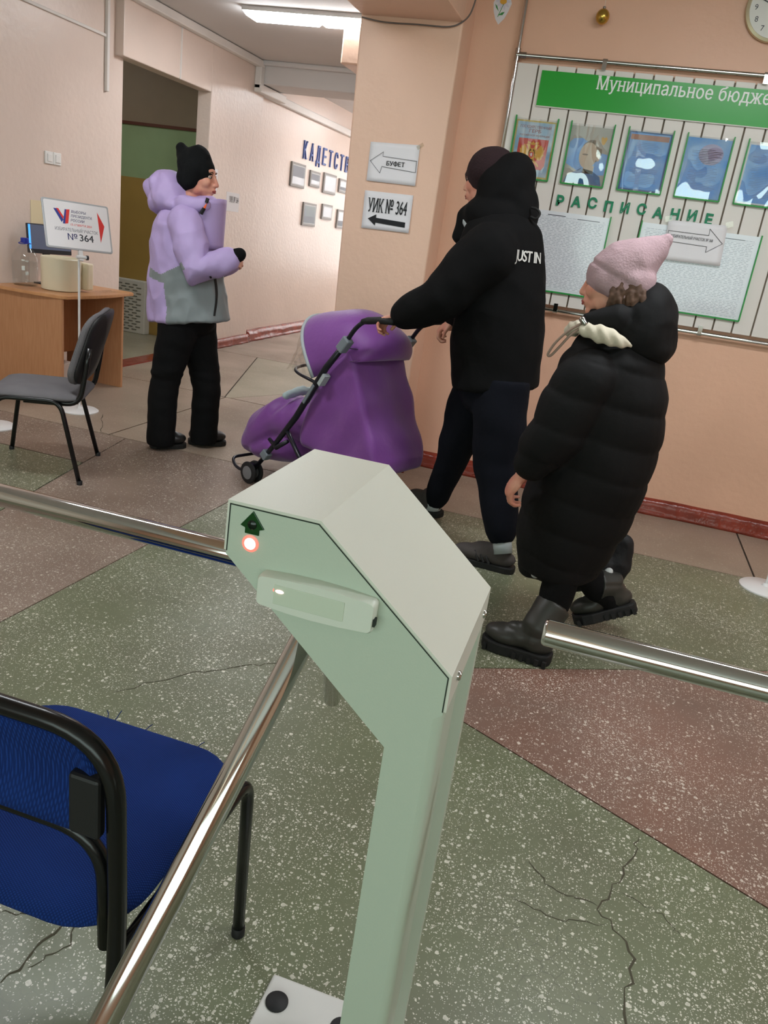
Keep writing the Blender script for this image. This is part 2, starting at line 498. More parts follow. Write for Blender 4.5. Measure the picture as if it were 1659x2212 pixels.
T_BROWN = terrazzo('brown_terrazzo', C(132, 114, 102), C(116, 98, 86), C(200, 190, 176), 0.55, 0.0)
T_RUST = terrazzo('rust_terrazzo', C(122, 90, 77), C(112, 91, 80), C(206, 192, 178), 0.72, 0.0)
T_TAN = terrazzo('tan_terrazzo', C(158, 142, 126), C(142, 126, 110), C(186, 174, 158), 0.45, 0.2)
T_SAGE = terrazzo('pale_sage_terrazzo', C(150, 146, 124), C(140, 134, 114), C(186, 178, 160), 0.45, 0.0)

# ------------------------------------------------------------------ floor
ZC = 2.76
mb = MB(); mb.box((-6.6, -3.1, -0.1), (3.7, 13.1, -0.006))
floor = struct('floor', mb, M_JOINT)
def panel(pts, m, gap=0.0025):
    c = Vector((sum(p[0] for p in pts) / len(pts), sum(p[1] for p in pts) / len(pts), 0))
    q = []
    n = len(pts)
    area2 = sum(pts[i][0] * pts[(i + 1) % n][1] - pts[(i + 1) % n][0] * pts[i][1] for i in range(n))
    s = 1 if area2 > 0 else -1
    for i in range(n):
        a, b, d = Vector(pts[i - 1]), Vector(pts[i]), Vector(pts[(i + 1) % n])
        e1 = (b - a).normalized(); e2 = (d - b).normalized()
        n1 = Vector((-e1.y, e1.x)) * s; n2 = Vector((-e2.y, e2.x)) * s
        k = n1 + n2; k = k / max(k.dot(n1), 0.2)
        q.append((b.x + k.x * gap, b.y + k.y * gap, 0.0))
    b = MB(); b.prism(q, (0, 0, -0.008))
    return build(b, 'terrazzo_panel', m, floor)
panel([(-1.70, -3.0), (3.6, -3.0), (3.6, 0.22), (-0.52, 2.24), (2.69, 3.96), (-1.63, 3.96), (-1.64, 3.36), (-1.70, 1.9)], T_GREEN)
panel([(-0.52, 2.24), (3.6, 0.22), (3.6, 3.96), (2.69, 3.96)], T_RUST)
panel([(-1.63, 3.965), (0.92, 3.965), (0.92, 4.75), (-1.63, 4.75)], T_TAN)
panel([(0.925, 3.965), (3.6, 3.965), (3.6, 4.75), (0.925, 4.75)], T_TAN)
panel([(-2.25, -3.0), (-1.70, -3.0), (-1.70, 1.9), (-1.64, 3.36), (-1.63, 3.98), (-2.63, 3.98), (-2.36, 2.6)], T_BROWN)
panel([(-3.95, -3.0), (-2.25, -3.0), (-2.36, 2.6), (-2.53, 3.44), (-3.95, 3.44)], T_GREEN)
panel([(-3.95, 3.445), (-2.53, 3.445), (-2.63, 3.98), (-3.95, 3.98)], T_BROWN)
panel([(-3.95, 3.985), (-2.75, 3.985), (-2.74, 5.46), (-3.95, 5.46)], T_TAN)
panel([(-2.745, 3.985), (-1.63, 3.985), (-1.62, 5.42), (-2.735, 5.46)], T_TAN)
panel([(-3.95, 5.465), (-2.75, 5.465), (-3.36, 7.33), (-3.95, 7.33)], T_TAN)
panel([(-2.745, 5.465), (-2.70, 5.465), (-2.46, 5.95), (-2.2, 7.33), (-3.355, 7.33)], T_SAGE)
panel([(-2.70, 5.465), (-1.62, 5.425), (-1.62, 7.33), (-2.2, 7.33), (-2.46, 5.95)], T_TAN)
panel([(-3.95, 7.335), (-1.6, 7.335), (-1.6, 13.0), (-3.95, 13.0)], T_TAN)
panel([(-6.5, 5.6), (-3.955, 5.6), (-3.955, 7.5), (-6.5, 7.5)], T_SAGE)
panel([(-1.6, 4.755), (-1.0, 4.755), (-1.0, 5.0), (-1.6, 5.0)], T_TAN)

# cracks in the terrazzo: thin dark furrows with their own course
M_CRACK = mat('crack_dirt', C(72, 68, 54), 0.95)
def crack(pts, w, jit=0.008, n=7, seed=1):
    rnd = random.Random(seed); P = []
    for i in range(len(pts) - 1):
        a, b = Vector(pts[i][:2]), Vector(pts[i + 1][:2])
        for j in range(n):
            q = a.lerp(b, j / n); P.append(Vector((q.x + rnd.uniform(-jit, jit), q.y + rnd.uniform(-jit, jit))))
    P.append(Vector(pts[-1][:2]))
    L_, R_ = [], []
    for i, q in enumerate(P):
        t = (P[min(i + 1, len(P) - 1)] - P[max(i - 1, 0)]).normalized(); nrm = Vector((-t.y, t.x))
        ww = w * rnd.uniform(0.25, 0.8) * (0.25 if i in (0, len(P) - 1) else 1)
        L_.append(q + nrm * ww); R_.append(q - nrm * ww)
    b = MB()
    vs = [(q.x, q.y, 0.0006) for q in L_] + [(q.x, q.y, 0.0006) for q in R_]; k = len(P)
    b.add(vs, [(i, i + 1, k + i + 1, k + i) for i in range(k - 1)])
    return build(b, 'floor_crack', M_CRACK, floor)
crack([(-1.155, 1.72), (-1.032, 1.909), (-0.93, 2.0), (-0.80, 2.12)], 0.0028, seed=3)
crack([(0.345, 1.80), (0.305, 1.652), (0.244, 1.505), (0.325, 1.397), (0.298, 1.20)], 0.0038, 0.009, seed=4)
crack([(0.244, 1.505), (0.14, 1.52), (0.08, 1.58)], 0.0022, seed=5)
crack([(0.26, 1.46), (0.16, 1.43), (0.06, 1.45)], 0.0018, seed=6)
crack([(0.30, 1.58), (0.38, 1.55), (0.43, 1.50)], 0.0018, seed=7)
crack([(-0.795, 0.854, 0.000), (-0.786, 0.953, 0.000), (-0.768, 1.025, 0.000), (-0.681, 1.045, 0.000)], 0.004, 0.006, seed=8)
crack([(-0.906, 0.982, 0.000), (-0.839, 1.006, 0.000), (-0.768, 1.025, 0.000)], 0.003, 0.005, seed=9)
crack([(-0.768, 1.025, 0.000), (-0.739, 0.973, 0.000), (-0.776, 0.903, 0.000)], 0.0025, 0.005, seed=10)
crack([(0.130, 3.468, 0.000), (0.219, 3.253, 0.000), (0.298, 3.040, 0.000)], 0.003, 0.01, seed=11)
crack([(-3.051, 4.355, 0.000), (-2.799, 3.984, 0.000), (-2.711, 4.000, 0.000)], 0.004, 0.01, seed=12)

# ------------------------------------------------------------------ ceiling, beams, walls
mb = MB(); mb.box((-6.6, -3.1, ZC), (3.7, 13.1, ZC + 0.1)); struct('ceiling', mb, M_CEIL)
mb = MB(); mb.box((-1.62, -3.0, 2.405), (-1.07, 4.5, ZC)); struct('ceiling_beam', mb, M_PILLAR, bevel=0.008)
mb = MB(); mb.box((-2.31, 6.06, 2.45), (-1.60, 13.0, ZC)); struct('ceiling_beam', mb, M_PILLAR, bevel=0.012)
mb = MB(); mb.box((-3.95, 7.98, 2.555), (-1.6, 8.45, ZC)); struct('ceiling_beam', mb, [M_CEIL], bevel=0.01)
mb = MB(); mb.box((-3.95, 7.93, 2.715), (-1.6, 7.98, ZC)); struct('trim_2', mb, M_CEIL, bevel=0.012)

mb = MB(); mb.box((-1.62, 4.74, 0), (3.7, 4.9, ZC)); struct('wall_front', mb, M_FRONT)
mb = MB()
mb.prism([(-1.578, 4.5, 0), (-1.085, 4.5, 0), (-1.082, 4.5, 1.25), (-1.068, 4.5, ZC), (-1.632, 4.5, ZC)], (0, 0.25, 0))
struct('pillar', mb, M_PILLAR, bevel=0.012, seg=3)
mb = MB(); mb.box((-1.62, 4.9, 0), (-1.5, 13.0, ZC)); struct('wall_corridor', mb, M_LEFT)
mb = MB(); mb.box((-4.1, 13.0, 0), (-1.5, 13.1, ZC)); struct('wall_end', mb, M_LEFT)
mb = MB(); mb.box((-4.09, -3.0, 0), (-3.95, 5.835, ZC)); wl = struct('wall_left', mb, M_LEFT, bevel=0.006)
mb = MB(); mb.box((-4.015, 5.73, 2.313), (-3.88, 7.068, ZC)); struct('door_lintel', mb, M_LEFT, bevel=0.008)
mb = MB(); mb.box((-4.015, 7.068, 0), (-3.88, 8.137, ZC)); struct('wall_left_middle', mb, M_LEFT, bevel=0.006)
mb = MB(); mb.box((-4.015, 8.137, 0), (-3.925, 13.0, ZC)); struct('wall_left_far', mb, M_LEFT)
mb = MB(); mb.box((3.6, -3.0, 0), (3.7, 4.74, ZC)); struct('wall_right', mb, M_FRONT)
# entrance wall behind the camera with a row of windows
mb = MB(); mb.box((-4.1, -3.1, 0), (3.7, -3.0, 0.8)); mb.box((-4.1, -3.1, 2.3), (3.7, -3.0, ZC)); mb.box((-4.1, -3.1, 0.8), (-2.6, -3.0, 2.3)); mb.box((2.0, -3.1, 0.8), (3.7, -3.0, 2.3))
struct('wall_back', mb, M_FRONT)
M_WHITEPLASTIC = mat('white_plastic', C(232, 232, 230), 0.35)
mb = MB()
for i in range(5):
    x = -2.6 + i * 1.15; mb.box((x - 0.03, -3.08, 0.8), (x + 0.03, -3.02, 2.3))
mb.box((-2.6, -3.08, 0.8), (2.0, -3.02, 0.86)); mb.box((-2.6, -3.08, 2.24), (2.0, -3.02, 2.3))
struct('window_1', mb, M_WHITEPLASTIC)

# side room seen through the doorway
mb = MB()
for i, (z0, z1) in enumerate(((0, 1.53), (1.53, 2.025), (2.025, ZC))):
    mb.m = i; mb.box((-6.5, 7.5, z0), (-4.015, 7.6, z1))
struct('wall_side_room', mb, [M_OCHRE, M_SAGE, M_TAUPE])
mb = MB(); mb.box((-6.5, 7.488, 2.012), (-4.016, 7.502, 2.04)); struct('trim_3', mb, M_BROWN)
mb = MB(); mb.box((-6.6, 5.5, 0), (-6.5, 7.6, ZC)); struct('wall_side_room_left', mb, M_OCHRE)
mb = MB(); mb.box((-6.5, 5.5, 0), (-4.09, 5.6, ZC)); struct('wall_side_room_near', mb, M_OCHRE)
mb = MB(); mb.box((-4.46, 7.42, 0), (-4.016, 7.5, 0.11)); struct('baseboard_side_room', mb, M_RED, bevel=0.02)
mb = MB(); mb.prism([(-4.02, 5.835, 0), (-3.86, 5.75, 0), (-3.855, 7.07, 0), (-4.02, 7.07, 0)], (0, 0, 0.012)); struct('trim_4', mb, M_RED)

# baseboards: thick uneven layers of glossy red paint
def baseboard(name, a, b, nrm, h=0.09, d=0.035, seed=0):
    a, b, nrm = Vector(a), Vector(b), Vector(nrm); L_ = (b - a).length; n = max(int(L_ / 0.05), 2)
    prof = [(0.0, 0.0), (1.35, 0.0), (1.15, 0.16), (0.95, 0.34), (1.0, 0.55), (0.78, 0.80), (0.35, 1.0), (0.0, 1.0)]
    vs = []
    for i in range(n + 1):
        p = a.lerp(b, i / n)
        for k, (u, w) in enumerate(prof):
            q = noise.noise(Vector((p.x * 9 + seed, p.y * 9, k * 1.3))) * 0.22 if u > 0 else 0
            vs.append(p + nrm * d * (u + q * (1 if w > 0 else 1.6)) + Vector((0, 0, h * w * (1 + (0.06 * noise.noise(Vector((p.x * 4, p.y * 4, 5 + seed))) if w > 0.5 else 0)))))
    m = len(prof)
    fs = [(i * m + k, i * m + k + 1, (i + 1) * m + k + 1, (i + 1) * m + k) for i in range(n) for k in range(m - 1)]
    fs += [tuple(range(m)), tuple(n * m + k for k in range(m))]
    b_ = MB(); b_.add(vs, fs)
    return struct(name, b_, M_RED, smooth=True)
baseboard('baseboard_front', (-1.07, 4.74, 0), (3.6, 4.74, 0), (0, -1, 0), 0.095, 0.032)
baseboard('baseboard_pillar', (-1.60, 4.5, 0), (-1.06, 4.5, 0), (0, -1, 0), 0.11, 0.035, 3)
baseboard('baseboard_pillar_side', (-1.085, 4.48, 0), (-1.085, 4.74, 0), (1, 0, 0), 0.11, 0.035, 5)
baseboard('baseboard_left', (-3.88, 7.07, 0), (-3.88, 8.15, 0), (1, 0, 0), 0.09, 0.035, 7)
baseboard('baseboard_left_far', (-3.925, 8.15, 0), (-3.925, 13.0, 0), (1, 0, 0), 0.12, 0.06, 9)
baseboard('baseboard_left_near', (-3.95, 2.5, 0), (-3.95, 5.8, 0), (1, 0, 0), 0.09, 0.03, 11)

# white cable duct along the ceiling of the left wall, stepping down round the cross beam
M_DUCT = mat('white_duct', C(226, 222, 218), 0.5, var=0.05)
mb = MB()
mb.box((-3.95, -3.0, 2.69), (-3.885, 5.73, 2.755)); mb.box((-3.88, 5.72, 2.69), (-3.81, 7.98, 2.755))
mb.box((-3.88, 7.90, 2.50), (-3.81, 7.98, 2.70)); mb.box((-3.88, 7.90, 2.47), (-3.80, 8.52, 2.545))
mb.box((-3.925, 8.14, 2.47), (-3.87, 13.0, 2.545))
struct('trim_1', mb, M_DUCT, bevel=0.01)
mb = MB(); mb.box((-3.95, 5.60, 2.05), (-3.925, 5.63, 2.72)); mb.box((-3.95, 3.6, 2.40), (-3.935, 5.61, 2.42)); struct('trim_5', mb, M_DUCT, bevel=0.004)
mb = MB(); mb.box((-3.885, 6.52, 2.313), (-3.873, 6.535, 2.69)); struct('trim_6', mb, M_DUCT)

# cable drooping along the foot of the big beam
M_CABLE = mat('grey_cable', C(110, 102, 98), 0.6)
mb = MB(); mb.tube(catmull([(-1.611, 4.480, 2.390), (-1.486, 4.480, 2.375), (-1.310, 4.480, 2.376), (-1.150, 4.480, 2.376), (-1.081, 4.480, 2.397), (-1.033, 4.460, 2.436), (-1.009, 4.440, 2.513), (-1.006, 4.440, 2.572)], 5), 0.004, 6)
single(mb, 'wall_cable', M_CABLE, 'thin grey cable drooping across the top of the peach pillar', 'cable', (-1.310, 4.480, 2.376), smooth=True)

# ------------------------------------------------------------------ ceiling lights
M_LAMPBODY = mat('lamp_housing', C(225, 222, 220), 0.5)
M_GLOW = mat('lamp_diffuser', C(250, 250, 250), 0.5, emit=(0.93, 0.97, 1.0, 1), estr=LAMP)
def ceiling_light(loc, sx, sy, label, cover=2):
    t = thing('ceiling_light', label, 'light', loc, 0, 'long white ceiling lights')
    b = MB(); b.box((-sx / 2, -sy / 2, -0.03), (sx / 2, sy / 2, 0.0)); build(b, 'housing', M_LAMPBODY, t, bevel=0.004)
    w = sx / cover
    for i in range(cover):
        x0 = -sx / 2 + i * w + 0.006; x1 = x0 + w - 0.012
        y0, y1 = -sy / 2 + 0.006, sy / 2 - 0.006; e = 0.022
        b = MB(); b.add([(x0, y0, -0.03), (x1, y0, -0.03), (x1, y1, -0.03), (x0, y1, -0.03), (x0 + e, y0 + e, -0.058), (x1 - e, y0 + e, -0.058), (x1 - e, y1 - e, -0.058), (x0 + e, y1 - e, -0.058)],
                        [(3, 2, 1, 0), (4, 5, 6, 7), (0, 1, 5, 4), (1, 2, 6, 5), (2, 3, 7, 6), (3, 0, 4, 7)])
        build(b, 'diffuser', M_GLOW, t)
    return t
ceiling_light((-2.53, 6.12, ZC), 1.12, 0.24, 'long white ceiling light glowing in front of the corridor, seen beside the pillar')
ceiling_light((-2.6, 9.6, ZC), 1.12, 0.24, 'ceiling light farther down the corridor, hidden behind the white cross beam')
ceiling_light((-2.6, 11.8, ZC), 1.12, 0.24, 'ceiling light at the far end of the corridor')
ceiling_light((-2.4, 2.5, ZC), 1.12, 0.24, 'ceiling light of the hall above the grey chair')
ceiling_light((0.5, 2.7, ZC), 1.12, 0.24, 'ceiling light of the hall in front of the notice board')
ceiling_light((1.9, 1.5, ZC), 1.12, 0.24, 'ceiling light of the hall above the turnstiles')
ceiling_light((-5.4, 6.4, ZC), 0.26, 0.20, 'added unseen ceiling light brightening the side room behind the doorway', 1)  # lamp added out of view to brighten the dark side room

# ------------------------------------------------------------------ turnstile
def brushed(name, col, rough):
    return mat(name, col, rough, 1.0, bump=0.04, bscale=500.0, stretch=(1, 1, 0.05))
M_TS = mat('pale_green_powder_coat', C(186, 198, 182), 0.42, bump=0.05, bscale=420.0)
M_TSCOVER = mat('lit_top_powder_coat', C(214, 216, 204), 0.36, bump=0.05, bscale=420.0)  # same grey-green coat as the body, painted paler for light from above
M_CHROME = mat('polished_steel', C(206, 205, 202), 0.09, 1.0)
M_STEEL = mat('stainless_steel', C(178, 176, 172), 0.22, 1.0)
M_BLACKRUB = mat('black_rubber', C(24, 24, 26), 0.6)
M_SEAM = mat('seam_shadow', C(40, 48, 42), 0.9)
M_PLATE = mat('pale_base_plate', C(206, 204, 200), 0.5, var=0.05)
M_READER = mat('reader_plastic', C(212, 218, 206), 0.38)
M_READER2 = mat('reader_window_plastic', C(200, 210, 192), 0.3)
M_LEDRED = mat('red_led', C(255, 120, 110), 0.3, emit=(1.0, 0.10, 0.07, 1), estr=1.6)
M_LEDHOT = mat('red_led_core', C(255, 200, 200), 0.3, emit=(1.0, 0.60, 0.55, 1), estr=3.0)
M_ARROW = mat('green_arrow_lens', C(10, 62, 18), 0.25)
M_ARROW2 = mat('green_arrow_bulb', C(4, 22, 10), 0.2)

YT, YB = 0.750, 1.013
ts = thing('turnstile', 'pale green tripod turnstile in the foreground with red light and card reader', 'turnstile', (-0.117, 0.88, 0.0), 0, 'tripod turnstiles')
E_, A_, B_, D_ = (-0.363, 0.996), (-0.362, 1.057), (-0.256, 1.057), (-0.089, 0.916)
F_ = (-0.148, 0.806)
b = MB(); b.prism([(x, YT + 0.002, z) for x, z in (E_, A_, B_, D_, (-0.0885, 0.8686), (-0.148, 0.8686), F_)], (0, YB - YT - 0.002, 0))
build(b, 'housing', M_TS, ts, world=True)
b = MB(); b.prism([(x, YT, z) for x, z in (E_, A_, B_, D_, (-0.0885, 0.8686), (-0.0985, 0.8600), (-0.0985, 0.012), (-0.148, 0.012), F_)], (0, 0.004, 0))
build(b, 'front_panel', M_TS, ts, world=True)
# top cover wraps the upper edges
def offset_strip(pl_, t):
    out = []
    for i, p in enumerate(pl_):
        a = Vector(pl_[max(i - 1, 0)]); c = Vector(pl_[min(i + 1, len(pl_) - 1)]); q = Vector(p)
        n1 = (q - a); n2 = (c - q)
        n1 = Vector((-n1.y, n1.x)).normalized() if n1.length > 1e-6 else None
        n2 = Vector((-n2.y, n2.x)).normalized() if n2.length > 1e-6 else None
        n = (n1 or n2) + (n2 or n1); n = n / max(n.dot(n1 or n2), 0.3)
        out.append(q + n * t)
    return out
edge = [(-0.363, 1.0), A_, B_, D_, (-0.0886, 0.872)]
o1 = offset_strip(edge, 0.0032)
b = MB()
n = len(edge)
outer = [(p.x, p.y) for p in o1]
for i in range(n - 1):
    q = [edge[i], edge[i + 1], outer[i + 1], outer[i]]
    b.add([(x, YT + 0.001, z) for x, z in q] + [(x, YB - 0.001, z) for x, z in q],
          [(0, 1, 2, 3), (7, 6, 5, 4), (0, 4, 5, 1), (1, 5, 6, 2), (2, 6, 7, 3), (3, 7, 4, 0)])
cover = build(b, 'top_cover', M_TSCOVER, ts, world=True)
b = MB()
for i in range(n - 1):
    p, q = Vector(edge[i]), Vector(edge[i + 1]); d = (q - p).normalized(); nn = Vector((d.y, -d.x)) * 0.0014
    b.add([(p.x, YT - 0.0004, p.y), (q.x, YT - 0.0004, q.y), (q.x + nn.x, YT - 0.0004, q.y + nn.y), (p.x + nn.x, YT - 0.0004, p.y + nn.y)], [(0, 1, 2, 3)])
build(b, 'cover_seam', M_SEAM, ts, world=True)
for k, (y, z) in enumerate(((0.80, 0.893), (0.975, 0.893))):
    s = MB(); s.lathe([(0.006, 0.0), (0.006, 0.002), (0.0045, 0.004), (0.0001, 0.0042)], (-0.0856, y, z), 14, (1, 0, 0))
    build(s, 'screw', M_CHROME, ts, world=True, smooth='auto')
# post: bent sheet profile with a recessed channel in its right side
XL, XR = -0.148, -0.0865
def arc(cx, cy, r, a0, a1, k=4): return [(cx + r * math.cos(a0 + (a1 - a0) * i / k), cy + r * math.sin(a0 + (a1 - a0) * i / k)) for i in range(k + 1)]
prof = [(XL, YT + 0.002), (XR - 0.0125, YT + 0.0005)] + arc(XR - 0.012, YT + 0.012, 0.012, -PI / 2, 0) + [(XR, 0.805), (XR - 0.014, 0.818), (XR - 0.014, 0.965), (XR, 0.978)] + arc(XR - 0.010, YB - 0.010, 0.010, 0, PI / 2) + [(XL, YB)]
b = MB(); b.prism([(x, y, 0.012) for x, y in prof], (0, 0, 0.8565))
build(b, 'post', M_TS, ts, world=True, smooth='auto')
b = MB(); b.prism([(-0.352, 0.70, 0.0), (0.06, 0.70, 0.0), (0.06, 1.062, 0.0), (-0.352, 1.062, 0.0)], (0, 0, 0.012))
build(b, 'base_plate', M_PLATE, ts, world=True, bevel=0.006, seg=3)
for (x, y) in ((-0.322, 1.008), (-0.195, 1.005), (-0.322, 0.75), (-0.19, 0.75), (0.03, 1.008), (0.03, 0.75)):
    s = MB(); s.lathe([(0.021, 0.0), (0.021, 0.003), (0.017, 0.006), (0.0001, 0.0065)], (x, y, 0.012), 24)
    build(s, 'bolt_cap', M_BLACKRUB, ts, world=True, smooth='auto')
# status lights on the front
def onface(px): return px
b = MB()
ax_, az_ = -0.3337, 1.0265
arrow = [(0, 0.016), (0.0145, -0.003), (0.0085, -0.005), (0.0085, -0.0115), (-0.0085, -0.0115), (-0.0085, -0.005), (-0.0145, -0.003)]
b.prism([((-0.333, 0.749, 1.038)[0] + x, YT + 0.001, (-0.333, 0.749, 1.038)[2] + z) for x, z in arrow], (0, -0.0025, 0))
ar = build(b, 'direction_arrow', M_ARROW, ts, world=True, bevel=0.0006)
b = MB(); b.lathe([(0.0055, 0.0), (0.0055, 0.0008), (0.003, 0.0024), (0.0001, 0.0026)], ((-0.333, 0.749, 1.038)[0], YT - 0.0013, (-0.333, 0.749, 1.038)[2]), 16, (0, -1, 0))
build(b, 'arrow_bulb', M_ARROW2, ar, world=True, smooth='auto')
P_ = (-0.334, 0.749, 1.015)
b = MB(); b.lathe([(0.0068, -0.001), (0.0068, 0.0015), (0.005, 0.0035), (0.0001, 0.0042)], (P_[0], YT, P_[2]), 22, (0, -1, 0))
lt = build(b, 'stop_light', M_LEDHOT, ts, world=True, smooth='auto')
b = MB(); b.lathe([(0.0098, -0.001), (0.0098, 0.0008), (0.0070, 0.0016), (0.0066, 0.0010)], (P_[0], YT, P_[2]), 22, (0, -1, 0))
build(b, 'light_rim', M_LEDRED, lt, world=True, smooth='auto')
# card reader
fr = [(-0.315, 0.733, 0.989), (-0.176, 0.733, 0.989), (-0.180, 0.733, 0.951), (-0.316, 0.733, 0.952)]
fr = [Vector(p) for p in fr]
cx = sum(fr, Vector((0, 0, 0))) / 4
rx = ((fr[1] + fr[2]) - (fr[0] + fr[3])).normalized(); rz = Vector((-rx.z, 0, rx.x))
hw = ((fr[1] + fr[2]) - (fr[0] + fr[3])).length / 4; hh = ((fr[0] + fr[1]) - (fr[2] + fr[3])).length / 4
def rrect(hw, hh, r, k=5, bulge=0.0):
    out = []
    for sx, sz, a0 in ((1, 1, 0), (-1, 1, PI / 2), (-1, -1, PI), (1, -1, 3 * PI / 2)):
        for i in range(k + 1):
            a = a0 + PI / 2 * i / k
            out.append((sx * (hw - r) + r * math.cos(a), sz * (hh - r) + r * math.sin(a)))
    if bulge:
        o2 = []
        for i, (x, z) in enumerate(out):
            o2.append((x, z)); nx, nz = out[(i + 1) % len(out)]
            if abs(nx - x) > hw:
                for t in (0.25, 0.5, 0.75):
                    o2.append((x + (nx - x) * t, z + math.copysign(bulge * (1 - (2 * t - 1) ** 2), z)))
        out = o2
    return out
rd = None
def slab(hw, hh, r, y0, y1, c, bulge=0.0, bev=0.0):
    P = rrect(hw, hh, r, 5, bulge); b = MB()
    lay = [(1.0, y0), (1.0, y1 + bev), (1 - bev / hh * 0.5, y1)] if bev else [(1.0, y0), (1.0, y1)]
    vs = []
    for s_, y in lay:
        for x, z in P:
            q = c + rx * (x - (1 - s_) * math.copysign(hh, x) * 1.0) + rz * z * s_; vs.append((q.x, y, q.z))
    n = len(P); m = len(lay)
    fs = [(i * n + k, i * n + (k + 1) % n, (i + 1) * n + (k + 1) % n, (i + 1) * n + k) for i in range(m - 1) for k in range(n)]
    fs += [tuple(range(n)), tuple((m - 1) * n + k for k in range(n))]
    b.add(vs, fs); return b
rd = build(slab(hw * 1.0, hh, 0.006, YT, 0.733, cx, 0.0035, 0.003), 'card_reader', M_READER, ts, world=True, smooth='auto')
c2 = cx + rx * (-0.006)
build(slab(hw * 0.60, hh * 0.62, 0.001, 0.7335, 0.7322, c2), 'reader_window', M_READER2, rd, world=True, bevel=0.0005)
P_ = Vector((-0.287, 0.732, 0.975))
b = MB(); b.ell((P_.x, 0.7325, P_.z), (0.0052, 0.0016, 0.0022)); build(b, 'reader_led', M_LEDHOT, rd, world=True, smooth=True)
b = MB(); b.ell((P_.x, 0.7332, P_.z), (0.0085, 0.0012, 0.0042)); build(b, 'led_rim', M_LEDRED, rd, world=True, smooth=True)
b = MB(); q = cx + rx * (hw - 0.001); b.box((q.x - 0.0005, 0.7345, q.z - 0.009), (q.x + 0.003, 0.742, q.z + 0.000)); build(b, 'cable_notch', M_SEAM, rd, world=True)
# hub and the three barrier arms
ax0 = Vector((-0.662, 0, -0.749)); apex = Vector((-0.272, 0.88, 0.935))
b = MB(); b.lathe([(0.062, 0.010), (0.062, 0.03), (0.052, 0.042), (0.0001, 0.044)], apex, 28, ax0); build(b, 'hub', M_STEEL, ts, world=True, smooth='auto')
for d in (Vector((-1, 0, 0)), Vector((-0.157, -0.649, -0.744)), Vector((-0.157, 0.649, -0.744))):
    d.normalize(); s = apex + d * 0.03; e = apex + d * 0.572
    b = MB(); b.tube([s, s + d * 0.001, e, e + d * 0.003, e + d * 0.0045], [0.0162, 0.0162, 0.0162, 0.0148, 0.0125], 28)
    build(b, 'barrier_arm', M_CHROME, ts, world=True, smooth='auto')
ts2 = copy_tree(ts); ts2.location = (-0.117 + 0.845, 0.88, 0.0)
tag(ts2, 'neighbouring turnstile mostly outside the right edge, its steel arm reaching towards the first')

# ------------------------------------------------------------------ chairs
M_BLACKTUBE = mat('black_enamel_tube', C(13, 13, 14), 0.25, spec=0.5)
M_BLACKPLASTIC = mat('black_plastic', C(26, 26, 28), 0.5)
def weave(name, c1, c2, scale):
    m = bpy.data.materials.new(name); m.use_nodes = True
    nt = m.node_tree; N = nt.nodes; L = nt.links; p = N['Principled BSDF']; p.inputs['Roughness'].default_value = 0.9
    p.inputs['Specular IOR Level'].default_value = 0.15
    tc = N.new('ShaderNodeTexCoord')
    w = []
    for rot in (0.5, -0.8):
        mp = N.new('ShaderNodeMapping'); mp.inputs['Rotation'].default_value = (0, 0, rot); L.new(tc.outputs['Object'], mp.inputs['Vector'])
        x = N.new('ShaderNodeTexWave'); x.inputs['Scale'].default_value = scale; x.inputs['Distortion'].default_value = 0.6; L.new(mp.outputs[0], x.inputs['Vector']); w.append(x)
    k = N.new('ShaderNodeMath'); k.operation = 'MULTIPLY'; L.new(w[0].outputs['Fac'], k.inputs[0]); L.new(w[1].outputs['Fac'], k.inputs[1])
    nz = N.new('ShaderNodeTexNoise'); nz.inputs['Scale'].default_value = 9; L.new(tc.outputs['Object'], nz.inputs['Vector'])
    k2 = N.new('ShaderNodeMath'); k2.operation = 'MULTIPLY_ADD'; L.new(nz.outputs['Fac'], k2.inputs[0]); k2.inputs[1].default_value = 0.5; L.new(k.outputs[0], k2.inputs[2])
    mx = N.new('ShaderNodeMix'); mx.data_type = 'RGBA'; mx.inputs[6].default_value = c1; mx.inputs[7].default_value = c2; L.new(k2.outputs[0], mx.inputs[0])
    L.new(mx.outputs[2], p.inputs['Base Color'])
    bp = N.new('ShaderNodeBump'); bp.inputs['Strength'].default_value = 0.4; bp.inputs['Distance'].default_value = 0.002; L.new(k.outputs[0], bp.inputs['Height']); L.new(bp.outputs[0], p.inputs['Normal'])
    MATS[name] = m; return m
M_BLUE = weave('blue_woven_upholstery', C(10, 26, 74), C(28, 60, 132), 95.0)
M_GREYCLOTH = weave('grey_woven_upholstery', C(84, 82, 86), C(126, 124, 126), 95.0)
def cushion(x0, x1, y0, y1, z0, z1, r, dome=0.012, nx=20):
    """padded seat with rounded plan and a softly domed top, local axes"""
    cx, cy, hx, hy = (x0 + x1) / 2, (y0 + y1) / 2, (x1 - x0) / 2, (y1 - y0) / 2
    P = rrect(hx, hy, r, 7); b = MB(); n = len(P)
    lay = [(0.90, z0), (0.99, z0 + 0.008), (1.0, z0 + (z1 - z0) * 0.5), (0.985, z1 - 0.008), (0.94, z1), (0.75, z1 + dome * 0.6), (0.45, z1 + dome * 0.9), (0.12, z1 + dome)]
    vs = [(cx + x * s, cy + y * s, z) for s, z in lay for x, y in P]
    m = len(lay)
    fs = [(i * n + k, i * n + (k + 1) % n, (i + 1) * n + (k + 1) % n, (i + 1) * n + k) for i in range(m - 1) for k in range(n)]
    fs += [tuple(range(n)), tuple((m - 1) * n + k for k in range(n))]
    b.add(vs, fs); return b
